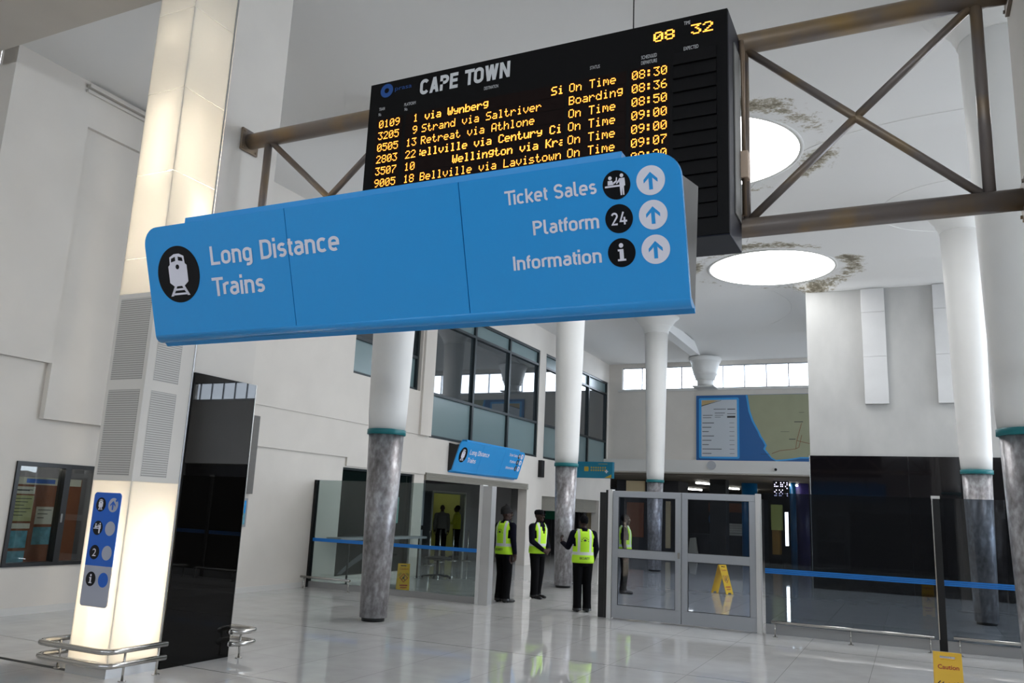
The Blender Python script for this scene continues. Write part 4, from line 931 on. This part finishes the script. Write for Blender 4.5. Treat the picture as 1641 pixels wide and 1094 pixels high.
caution('yellow folding caution sign behind the left glass screen', (-8.99, 14.1, 0), math.radians(38), .52, .23)
caution('yellow folding caution sign seen through the double door', (-3.95, 19.55, 0), math.radians(62), .62, .24)
# ------------------------------------------------------------------ rooms behind the left wall
struct(MB().box(-15.2, XL-.301, 17.05, 17.25, 0, 2.9).box(-18.0, XL-.301, 30.6, 30.75, 0, 2.9).build('wall_shop_side', 'dark_room'))
struct(MB().box(-18.0, XL-.301, 17.05, 31, 2.9, 3.0).build('ceiling_shop', 'wall_dim'))
sh = lambda u, v, d: (-15.0-d, u, v)
struct(Holes(17.25, 30.6, 0, 2.9, [(25.1, 27.4, -1, 2.1)], 0, .2, sh).mb.build('wall_shop_back', 'grey_room'))
struct(MB().box(-17.2, -15.201, 24.4, 24.5, 0, 2.6).box(-17.2, -15.201, 28.2, 28.3, 0, 2.6).box(-17.3, -17.2, 24.4, 28.3, 0, 2.6).box(-17.2, -15.201, 24.5, 28.2, 2.5, 2.6).build('wall_alcove', 'yellow_room'))
struct(MB().box(-15.02, -14.97, 25.02, 25.1, 0, 2.18).box(-15.02, -14.97, 27.4, 27.48, 0, 2.18).box(-15.02, -14.97, 25.1, 27.4, 2.1, 2.18).build('door_1_trim', 'trim'))
cu = MB()
for k in range(12): cu.box(-16.9, -16.87+.03*(k % 2), 26.3+.13*k, 26.43+.13*k, .1, 2.3)
tag(cu.build('curtain', 'shirt'), 'dull pleated curtain inside the yellow alcove', 'curtain')
def lamp(p, q, label, r=.03, grp='fluorescent lamps'):
    o = thing('fluorescent_lamp', label, 'lamp', p, 0, grp)
    p, q = Vector(p), Vector(q); up = Vector((0, 0, .05))
    MB().cone(p, q, r, n=12).build('tube', 'lamp', o); 
    d = (q-p).normalized(); sdv = d.cross(Vector((0, 0, 1))); sdv = (sdv.normalized() if sdv.length > .1 else Vector((0, 1, 0)))*.06
    a, b = p+up, q+up
    if abs(d.z) < .5: MB().hexa([tuple(v) for v in (a-sdv, b-sdv, b+sdv, a+sdv)], [tuple(v+Vector((0, 0, .04))) for v in (a-sdv, b-sdv, b+sdv, a+sdv)]).build('housing', 'white_post', o)
    else: MB().hexa([tuple(v+Vector((0, .05, 0))) for v in (p-sdv, p+sdv, p+sdv+Vector((0, .03, 0)), p-sdv+Vector((0, .03, 0)))], [tuple(v+Vector((0, .05, 0))) for v in (q-sdv, q+sdv, q+sdv+Vector((0, .03, 0)), q-sdv+Vector((0, .03, 0)))]).build('housing', 'black', o)
    return o
lamp((-16.2, 24.9, 2.40), (-16.2, 27.8, 2.40), 'lamp lighting the yellow alcove from its ceiling')
lamp((XL-.42, 7.3, 2.03), (XL-.42, 9.2, 2.03), 'added lamp hidden in the display window to brighten the notice board', .05)  # put in out of sight to brighten the pinned sheets
lamp((-13.4, 19.0, 2.80), (-13.4, 21.0, 2.80), 'added lamp on the ceiling brightening the open shop on the left')  # unseen lamp, added to lift the shop interior to grey
o = thing('shop_pillar', 'slim grey round pillar just inside the open shop', 'pillar', (-12.7, 20.4, 0))
MB().cone((-12.7, 20.4, 0), (-12.7, 20.4, 2.9), .2, n=28).build('shaft', 'alu_door', o); MB().lathe((-12.7, 20.4), [(.2, .98), (.215, .98), (.215, 1.10), (.2, 1.10)], 28, False).build('band', 'black', o)
tag(MB().box(-12.3, -11.75, 24.6, 25.1, 0, 2.9).build('shop_pillar', 'wall_dim'), 'square grey pillar behind the guard in the knitted hat', 'pillar')
for k, (x, y) in enumerate(((-12.99, 22.3), (-13.05, 23.25), (-12.72, 23.6), (-12.7, 21.25), (-12.45, 20.8))):
    o = thing('queue_post', ['leftmost bright queue post in front of the man in grey', 'middle queue post in front of the person in yellow', 'rightmost queue post before the shop back wall', 'queue post beside the grey round pillar', 'queue post half behind the grey round pillar'][k], 'queue post', (x, y, 0), 0, 'steel queue posts in the open shop')
    MB().cone((x, y, .02), (x, y, .95), .025, n=14).build('pole', 'steel', o); MB().lathe((x, y), [(.17, 0), (.17, .012), (.05, .03)], 24).build('base', 'steel', o)
# third opening: a small kiosk with coloured panels
q = at(883, 826, 29.5); o = thing('display_panel', 'green panel in the dark kiosk left of the second column', 'panel', (q.x, 29.5, 0))
MB().box(q.x-.22, q.x+.22, 29.45, 29.5, 1.35, 2.05).build('panel', 'green', o); MB().box(q.x-.03, q.x+.03, 29.46, 29.5, 0, 1.35).build('stand', 'black', o)
tag(MB().box(-11.45, -11.08, 30.52, 30.59, .0, 2.2).build('display_panel', 'cream'), 'cream panel in the kiosk behind the guard with raised hand', 'panel')
q = Vector((-11.55, 29.8, 0)); o = thing('clothes_rack', 'rack of dark jackets in the kiosk behind the guard with raised hand', 'clothes rack', (q.x, 29.8, 0))
MB().cone((q.x-.5, 29.8, 1.75), (q.x+.5, 29.8, 1.75), .015, n=10).cone((q.x-.5, 29.8, 0), (q.x-.5, 29.8, 1.75), .015, n=10).cone((q.x+.5, 29.8, 0), (q.x+.5, 29.8, 1.75), .015, n=10).build('rail', 'steel', o)
for k in range(6):
    x = q.x-.4+.16*k
    MB().hexa(((x-.05, 29.62, .75), (x+.05, 29.62, .75), (x+.05, 29.98, .75), (x-.05, 29.98, .75)), ((x-.03, 29.68, 1.70), (x+.03, 29.68, 1.70), (x+.03, 29.92, 1.70), (x-.03, 29.92, 1.70))).build('jacket', 'black', o, bevel=.015)
# ------------------------------------------------------------------ inner concourse beyond the far wall
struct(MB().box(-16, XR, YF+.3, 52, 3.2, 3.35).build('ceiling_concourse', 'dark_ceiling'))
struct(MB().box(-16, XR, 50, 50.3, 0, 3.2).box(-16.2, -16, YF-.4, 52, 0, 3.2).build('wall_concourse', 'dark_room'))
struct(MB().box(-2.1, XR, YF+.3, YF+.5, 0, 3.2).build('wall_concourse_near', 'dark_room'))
for k, (px, py, y, lab) in enumerate(((1131, 766, 36, 'ceiling lamp seen left of the dark pillar past the beam'), (1264, 759, 35, 'ceiling lamp seen above the white dot display'), (1172, 777, 41, 'ceiling lamp seen right of the dark pillar'), (1113, 779, 44, 'distant ceiling lamp above the left door leaf'), (1202, 790, 44, 'distant ceiling lamp above the right door leaf'))):
    q = at(px, py, y); lamp((q.x-.3, y-.5, 3.10), (q.x+.25, y+.6, 3.10), lab)
q = at(1261, 848, 33.5); lamp((q.x, 33.5, .75), (q.x, 33.5, 2.0), 'upright bright tube lamp behind the smoked glass', .06)
def bg(name, label, cat, px0, px1, y, z0, z1, mat, d=.4):
    a, b = at(px0, 800, y).x, at(px1, 800, y).x
    return tag(MB().box(a, b, y, y+d, z0, z1).build(name, mat, bevel=.01), label, cat)
bg('pillar', 'dark square pillar in the inner concourse behind the door', 'pillar', 1137, 1163, 34, 0, 3.2, 'black', .7)
q = at(1201, 782, 37); tag(MB().cone((q.x, 37, 0), (q.x, 37, 3.2), .33, n=28).build('pillar', 'blue_paint'), 'round blue pillar in the inner concourse right of the dark pillar', 'pillar')
q = at(1283, 850, 36); tag(MB().cone((q.x, 36, 0), (q.x, 36, 3.2), .36, n=28).build('pillar', 'purple'), 'round purple pillar behind the smoked glass', 'pillar')
q = at(1272, 850, 35.2); tag(MB().cone((q.x, 35.2, 0), (q.x, 35.2, 3.2), .12, n=20).build('pillar', 'blue_paint'), 'slim blue post beside the purple pillar', 'pillar')
k_ = thing('vending_machine', 'lime topped amber vending machine behind the smoked glass', 'vending machine', (at(1244, 850, 35).x, 35, 0))
a, b = at(1236, 850, 35).x, at(1252, 850, 35).x
MB().box(a, b, 35, 35.5, 1.30, 2.3).build('header', 'lime', k_); MB().box(a+.03, b-.06, 35.02, 35.5, .35, 1.299).build('cabinet', 'amber', k_); MB().box(a, b, 35, 35.5, 0, .349).build('plinth', 'black', k_)
k_ = thing('dot_display', 'small hanging display with white dots past the beam', 'display', (at(1251, 783, 34).x, 34, 2.4))
a, b = at(1239, 783, 34).x, at(1264, 783, 34).x; zt_ = at(1251, 772, 34).z; zb_ = at(1251, 796, 34).z
MB().box(a, b, 34, 34.15, zb_, zt_+.1).build('casing', 'black', k_); MB().box((a+b)/2-.02, (a+b)/2+.02, 34.05, 34.1, zt_+.1, 3.2).build('hanger', 'black', k_)
mb = MB(); rnd = random.Random(3)
for i in range(9):
    for j in range(8):
        if rnd.random() < .5: x = a+.06+(b-a-.12)*i/8; z = zb_+.05+(zt_-zb_-.08)*j/7; mb.box(x-.016, x+.016, 33.99, 33.999, z-.018, z+.018)
mb.build('lit_dots', 'led_white', k_)
k_ = thing('kiosk', 'dark kiosk with orange fascia in the inner concourse', 'kiosk', (at(1160, 850, 38).x, 38, 0))
a, b = at(1108, 850, 38).x, at(1215, 850, 38).x
MB().box(a, b, 38.3, 41, 0, 2.6).build('body', 'dark_room', k_); MB().box(at(1135, 809, 38).x, at(1188, 809, 38).x, 38.1, 38.3, 1.95, 2.35).build('fascia', 'orange', k_); MB().box(a, b, 37.6, 38.2, 0, .95).build('counter', 'wood', k_)
q = at(1151, 832, 38.2); MB().cone((q.x, 38.25, q.z), (q.x, 38.15, q.z), .42, n=32).build('round_sign', 'blue_paint', k_)
q = at(1184, 858, 37.8)
for k in range(5): tag(MB().box(q.x-.42+.03*(k % 2), q.x+.35+.03*(k % 3), 37.7, 38.1, .951+.105*k, 1.045+.105*k).build('bundle', 'paper', bevel=.02), ['lowest', 'second lowest', 'middle', 'second highest', 'topmost'][k]+' white bundle stacked on the kiosk counter', 'bundle', 'white bundles on the kiosk counter')
tag(MB().box(q.x+.42, q.x+.62, 37.75, 38.0, .951, 1.25).build('carton', 'orange_item', bevel=.02), 'orange carton beside the stacked white bundles', 'carton')
q = at(1110, 878, 37); tag(MB().hexa(((q.x-.22, 37, 0), (q.x+.22, 37, 0), (q.x+.22, 37.25, 0), (q.x-.22, 37.25, 0)), ((q.x-.16, 37.06, .75), (q.x+.12, 37.06, .8), (q.x+.12, 37.2, .8), (q.x-.16, 37.2, .75))).build('white_sack', 'paper', bevel=.04), 'pale sack on the floor before the dark kiosk', 'sack')
k_ = thing('shopfront', 'dim shopfront with brown slatted shutter behind the left door leaf', 'shopfront', (at(1015, 850, 36).x, 36, 0))
a, b = at(985, 850, 36).x, at(1085, 850, 36).x
MB().box(a, b, 36.2, 38, 0, 3.19).build('wall', 'dark_room', k_)
sl = MB(); u, v = at(1003, 830, 36).x, at(1030, 830, 36).x
for k in range(20): sl.box(u, v, 36.1+.02*(k % 2), 36.199, .7+.075*k, .77+.075*k)
sl.build('slatted_shutter', 'brown', k_); MB().box(at(1003, 775, 36).x, at(1032, 775, 36).x, 36.05, 36.199, 2.45, 3.15).build('fascia', 'cream', k_); MB().box(at(1066, 850, 36).x, at(1073, 850, 36).x, 36.05, 36.199, .3, 2.3).build('display_strip', 'cream', k_)
# ------------------------------------------------------------------ people
TORSO = [(.80, .160, .115), (.90, .175, .128), (.98, .172, .128), (1.06, .166, .126), (1.16, .172, .128), (1.26, .185, .128), (1.34, .190, .118), (1.40, .165, .098), (1.44, .11, .075), (1.47, .062, .06)]
def t_at(z):
    for (a, b) in zip(TORSO, TORSO[1:]):
        if a[0] <= z <= b[0]: k = (z-a[0])/(b[0]-a[0]); return (a[1]+(b[1]-a[1])*k, a[2]+(b[2]-a[2])*k)
    return TORSO[0][1:] if z < TORSO[0][0] else TORSO[-1][1:]
def rings(mb, R, n=40):
    prev = None
    for (cx, cy, z, rx, ry) in R:
        cur = [mb.bm.verts.new((cx+rx*math.cos(2*PI*k/n), cy+ry*math.sin(2*PI*k/n), z)) for k in range(n)]
        if prev:
            for k in range(n): mb.bm.faces.new((prev[k], prev[(k+1) % n], cur[(k+1) % n], cur[k]))
        else: mb.bm.faces.new(cur[::-1])
        prev = cur
    mb.bm.faces.new(prev)
def limb(mb, pts, rad):
    for (p, q, a, b) in zip(pts, pts[1:], rad, rad[1:]): mb.cone(p, q, a, b, 16)
    for p, r in zip(pts, rad): mb.ball(p, r, seg=14)
def hand(mb, wrist, d, palm_n, curl=.5, s=.92):
    """palm, four unequal bent fingers and a thumb at the side; d points to the fingertips, palm_n out of the palm"""
    W = Vector(wrist); d = Vector(d).normalized(); pn = Vector(palm_n); pn = (pn-d*pn.dot(d)).normalized(); sd = d.cross(pn).normalized()
    for k in range(5): mb.ball(W+d*.045*s+sd*(-.03+.015*k)*s+d*.0*s, .017*s, .017*s, .017*s, 10)
    for k in range(5): mb.ball(W+d*.08*s+sd*(-.032+.016*k)*s, .014*s, seg=10)
    mb.cone(W, W+d*.06*s, .026*s, .03*s, 12)
    for k, L in enumerate((.062, .074, .078, .068)):
        b0 = W+d*.085*s+sd*(.036-.024*k)*s; a1 = curl*.5; a2 = curl*1.1; a3 = curl*1.6
        p = b0; rr = .0098*s
        for a, f in ((a1, .45), (a2, .32), (a3, .25)):
            q = p+(d*math.cos(a)+pn*math.sin(a))*L*f*s; mb.cone(p, q, rr, rr*.92, 10); mb.ball(q, rr*.95, seg=8); p = q; rr *= .93
    p = W+d*.03*s+sd*.034*s; q = p+(d*.6+sd*.75+pn*.35).normalized()*.04*s; e = q+(d*.85+sd*.2+pn*.45).normalized()*.032*s
    mb.cone(p, q, .013*s, .011*s, 10); mb.ball(q, .011*s, seg=8); mb.cone(q, e, .0108*s, .0095*s, 10); mb.ball(e, .0095*s, seg=8)
def person(label, loc, rz, arms, hat=None, vest=True, print_back=True, hturn=0., scale=1., voxel=.0085, lean=0., stance=.10, colors=('navy', 'trousers', 'skin'), step=0.):
    """faces -y before rotation; arms: for each side (elbow, wrist, hand direction, palm normal, curl)"""
    o = thing('person', label, 'person', loc, rz); o.scale = (scale,)*3
    mb = MB()
    rings(mb, [(0, 0, z, rx, ry) for z, rx, ry in TORSO])
    mb.ball((0, .01, .90), .165, .125, .12)
    foot_pts = []
    for sx in (-1, 1):
        fy = step*sx
        limb(mb, [(sx*.088, .005, .88), (sx*stance*1.02, -.012+fy*.5, .50), (sx*stance*1.05, .02+fy, .10)], [.105, .082, .074])
        mb.cone((sx*stance*1.05, .02+fy, .03), (sx*stance*1.05, .02+fy, .14), .085, .076, 18)
        ax = sx*stance*1.08
        for (yy, zz, rx, ry, rz_) in ((.045, .035, .040, .05, .036), (-.03, .042, .043, .07, .042), (-.11, .033, .046, .07, .033), (-.16, .026, .040, .05, .026)): mb.ball((ax+sx*.012*(yy < -.05), yy+fy, zz), rx, ry, rz_, 14)
    wr = []
    for sx, (el, wt, hd, pn, cu) in zip((-1, 1), arms):
        sh_ = (sx*.185, .005, 1.37); limb(mb, [sh_, el, wt], [.072, .056, .040]); mb.ball((sx*.15, .005, 1.385), .07, .07, .06)
        hand(mb, wt, hd, pn, cu); wr.append(Vector(wt))
    # neck and head
    ch, shn = math.cos(hturn), math.sin(hturn); hc = Vector((0, -.015, 1.585))
    H = lambda x, y, z: (hc.x+x*ch-y*shn, hc.y+x*shn+y*ch, hc.z+z)
    limb(mb, [(0, .005, 1.42), (0, -.005, 1.53)], [.062, .056])
    mb.ball(H(0, .012, .025), .076, .092, .098, 24); mb.ball(H(0, -.022, -.035), .060, .066, .078, 20); mb.ball(H(0, -.062, -.088), .030, .026, .022, 12)
    mb.cone(H(0, -.088, .022), H(0, -.112, -.022), .010, .017, 10); mb.ball(H(0, -.106, -.025), .018, .014, .012, 10)
    mb.ball(H(0, -.082, .035), .052, .02, .012, 14); mb.ball(H(0, -.084, -.060), .026, .014, .008, 10); mb.ball(H(0, -.082, -.072), .023, .014, .008, 10)
    for sx in (-1, 1): mb.ball(H(sx*.076, .012, .0), .012, .022, .032, 10); mb.ball(H(sx*.03, -.078, -.02), .024, .02, .02, 10)
    src = mb.build('body_src', colors[0], None); rm = src.modifiers.new('r', 'REMESH'); rm.mode = 'VOXEL'; rm.voxel_size = voxel; rm.use_smooth_shade = True
    sm_ = src.modifiers.new('s', 'SMOOTH'); sm_.factor = .5; sm_.iterations = 2
    bpy.context.view_layer.update(); me = bpy.data.meshes.new_from_object(src.evaluated_get(bpy.context.evaluated_depsgraph_get())); bpy.data.objects.remove(src)
    me.name = 'body'; me.materials.clear()
    for m_ in (colors[0], colors[1], colors[2], 'leather', 'eye'): me.materials.append(MAT[m_])
    eyes = [Vector(H(sx*.031, -.078, .012)) for sx in (-1, 1)]
    for p in me.polygons:
        c_ = p.center; i = 0; p.use_smooth = True
        if c_.z < .075: i = 3
        elif c_.z < .93 and abs(c_.x) < .245 and not any((c_-w).length < .16 for w in wr) and math.hypot(c_.x, c_.y*1.2) < .26: i = 1
        if any((c_-w).length < .20 and (c_-w).dot(Vector(a[2]).normalized()) > -.005 and (c_-w-Vector(a[2]).normalized()*.09).length < .11 for w, a in zip(wr, arms)): i = 2
        if c_.z > 1.485: i = 2
        if any((c_-e).length < .012 for e in eyes): i = 4
        p.material_index = i
    b_ = bpy.data.objects.new('body', me); COL.objects.link(b_); b_.parent = o
    if hat == 'beanie':
        h_ = MB(); n = 28
        R = [(.103, .0), (.108, .012), (.108, .05), (.102, .051), (.098, .09), (.080, .125), (.045, .148), (.006, .155)]
        vs = [[h_.bm.verts.new(H(r*.88*math.cos(2*PI*k/n), .012+r*1.0*math.sin(2*PI*k/n)+(.15*zz if zz > .05 else 0), .012+zz+.02*math.sin(2*PI*k/n)*-1)) for k in range(n)] for r, zz in R]
        for A, Bq in zip(vs, vs[1:]):
            for k in range(n): h_.bm.faces.new((A[k], A[(k+1) % n], Bq[(k+1) % n], Bq[k]))
        h_.bm.faces.new(vs[-1]); h_.build('knitted_hat', 'knit', o, local=True, smooth=True)
    elif hat == 'cap':
        h_ = MB(); n = 28; R = [(.092, .03), (.097, .05), (.099, .075), (.094, .098), (.066, .122), (.006, .130)]
        vs = [[h_.bm.verts.new(H(r*.90*math.cos(2*PI*k/n), .010+r*1.06*math.sin(2*PI*k/n), zz)) for k in range(n)] for r, zz in R]
        for A, Bq in zip(vs, vs[1:]):
            for k in range(n): h_.bm.faces.new((A[k], A[(k+1) % n], Bq[(k+1) % n], Bq[k]))
        h_.bm.faces.new(vs[-1]); c1 = h_.build('cap', 'cap', o, local=True, smooth=True)
        v_ = MB(); P = [(.072*math.cos(a), .012-.055-.075*math.sin(a)-.02) for a in [PI*k/10 for k in range(11)]]
        up_ = [v_.bm.verts.new(H(x, y, .048-.012*abs(x)/.07)) for x, y in P]; dn = [v_.bm.verts.new(H(x, y, .041-.012*abs(x)/.07)) for x, y in P]; m_ = len(P)
        v_.bm.faces.new(up_); v_.bm.faces.new(dn[::-1])
        for k in range(m_): v_.bm.faces.new((up_[k], up_[(k+1) % m_], dn[(k+1) % m_], dn[k]))
        v_.build('cap_peak', 'cap', c1, local=True)
    elif hat == 'hair':
        h_ = MB(); h_.ball(H(0, .02, .035), .083, .092, .094, 24)
        bmesh.ops.delete(h_.bm, geom=[v for v in h_.bm.verts if (Matrix.Rotation(-hturn, 3, 'Z') @ (v.co-hc)).y < -.045 and v.co.z < hc.z+.075], context='VERTS')
        h_.build('hair', 'cap', o, local=True, smooth=True)
    if vest:
        v_ = MB(); n = 56; zs_ = [.86, .90, .95, 1.0, 1.05, 1.10, 1.15, 1.20, 1.25, 1.30, 1.34, 1.38, 1.41, 1.435, 1.45]; L = []
        for z in zs_:
            rx, ry = t_at(min(z, 1.44)); g = .026 if z < 1.36 else .024
            if z < 1.0: rx, ry = rx+.006, ry+.008
            L.append([v_.bm.verts.new(((rx+g)*math.cos(2*PI*k/n), (ry+g)*math.sin(2*PI*k/n), z+(.012 if z > 1.39 else 0))) for k in range(n)])
        for i in range(len(zs_)-1):
            for k in range(n):
                a = 2*PI*(k+.5)/n; x = abs(math.cos(a)); z = (zs_[i]+zs_[i+1])/2; front = math.sin(a) < 0
                rx, ry = t_at(z); px_ = (rx+.026)*x
                if z > 1.17 and x > (.80 if z < 1.30 else .86): continue
                if z > 1.37 and px_ < (.075 if z < 1.42 else .07) and front: continue
                if z > 1.42 and px_ < .06: continue
                if front and z > 1.24 and px_ < .02+.25*(z-1.24): continue
                v_.bm.faces.new((L[i][k], L[i][(k+1) % n], L[i+1][(k+1) % n], L[i+1][k]))
        bmesh.ops.delete(v_.bm, geom=[v for v in v_.bm.verts if not v.link_faces], context='VERTS')
        vo = v_.build('safety_vest', 'vest', o, local=True, smooth=True); so = vo.modifiers.new('t', 'SOLIDIFY'); so.thickness = .007
        if print_back:
            def wrap(me_, nm):
                for v in me_.vertices:
                    x, z = v.co.x, v.co.y; rx, ry = t_at(min(z, 1.44)); 
                    if z < 1.0: rx, ry = rx+.006, ry+.008
                    v.co = Vector((-x, (ry+.0295)*math.sqrt(max(.05, 1-(x/(rx+.026))**2)), z))
                me_.materials.clear(); me_.materials.append(MAT['ink']); t_ = bpy.data.objects.new(nm, me_); COL.objects.link(t_); t_.parent = vo
            wrap(text_mesh('SECURITY', -.095, .925, x1=.095, h=.042, bold=.02), 'vest_lettering')
            e_ = MB(); e_.bm.faces.new([e_.bm.verts.new((x, z, 0)) for x, z in [(-.026, 1.245), (.026, 1.245)]+[(.026*math.cos(a), 1.25+.03*math.sin(a)) for a in [PI*k/8 for k in range(9)]]])
            for k in range(7):
                a = PI*k/6; r0, r1 = .055, .072; w_ = .10
                e_.bm.faces.new([e_.bm.verts.new((r*math.cos(a+t), 1.245+r*math.sin(a+t), 0)) for r, t in ((r0, -w_), (r1, -w_), (r1, w_), (r0, w_))])
            m_ = bpy.data.meshes.new('vest_emblem'); e_.bm.to_mesh(m_); e_.bm.free(); wrap(m_, 'vest_emblem')
    return o
def face_to(dx, dy): return math.atan2(dx, -dy)      # turn so that local -y points along (dx, dy)
down_r = ((-.235, .02, 1.10), (-.235, -.03, .87), (0, -.12, -1), (1, .1, 0), .45)
down_l = ((.235, .02, 1.10), (.235, -.03, .87), (0, -.12, -1), (-1, .1, 0), .45)
person('guard in grey knitted hat and lime vest seen from behind by the metal post', (-6.76, 13.98, 0), face_to(.33, .94), (down_r, down_l), 'beanie', hturn=-.55, scale=.985, stance=.085)
person('guard in black cap and lime vest with hands clasped in front', (-6.60, 15.12, 0), face_to(.95, -.30), (((-.225, -.03, 1.10), (-.075, -.215, .93), (.75, -.35, -.45), (.2, 1, 0), .6), ((.225, -.03, 1.10), (.075, -.225, .94), (-.75, -.35, -.45), (-.2, 1, 0), .6)), 'cap', hturn=.15, print_back=False, scale=.975, step=.05)
person('guard in lime vest turned away with left hand raised beside the double door', (-5.13, 13.70, 0), face_to(-.55, .84), (((-.235, .03, 1.11), (-.21, -.10, .90), (.15, -.4, -.9), (1, 0, 0), .5), ((.27, -.06, 1.13), (.335, -.30, 1.20), (.12, -.45, .9), (-.8, .6, 0), .9)), 'hair', hturn=.25, scale=.94, stance=.085)
q = at(1001, 865, 17.5)
person('guard in lime vest partly hidden behind the left door leaf', (q.x, 17.5, 0), face_to(.95, .3), (down_r, down_l), 'hair', scale=.97, voxel=.014, print_back=False)
person('man in grey shirt standing with his back turned in the yellow lit doorway', (-14.10, 24.25, 0), face_to(-.4, .9), (down_r, down_l), None, vest=False, scale=1.0, voxel=.014, colors=('shirt', 'trousers', 'skin'))
person('person in yellow shirt and pale cap beside the yellow lit doorway', (-13.80, 24.75, 0), face_to(-.8, -.2), (((-.22, -.06, 1.12), (-.12, -.30, 1.12), (.2, -1, 0), (1, 0, 0), .5), ((.22, -.06, 1.12), (.12, -.32, 1.10), (-.2, -1, 0), (-1, 0, 0), .5)), 'hair', vest=False, voxel=.014, colors=('yellow_shirt', 'trousers', 'skin'))
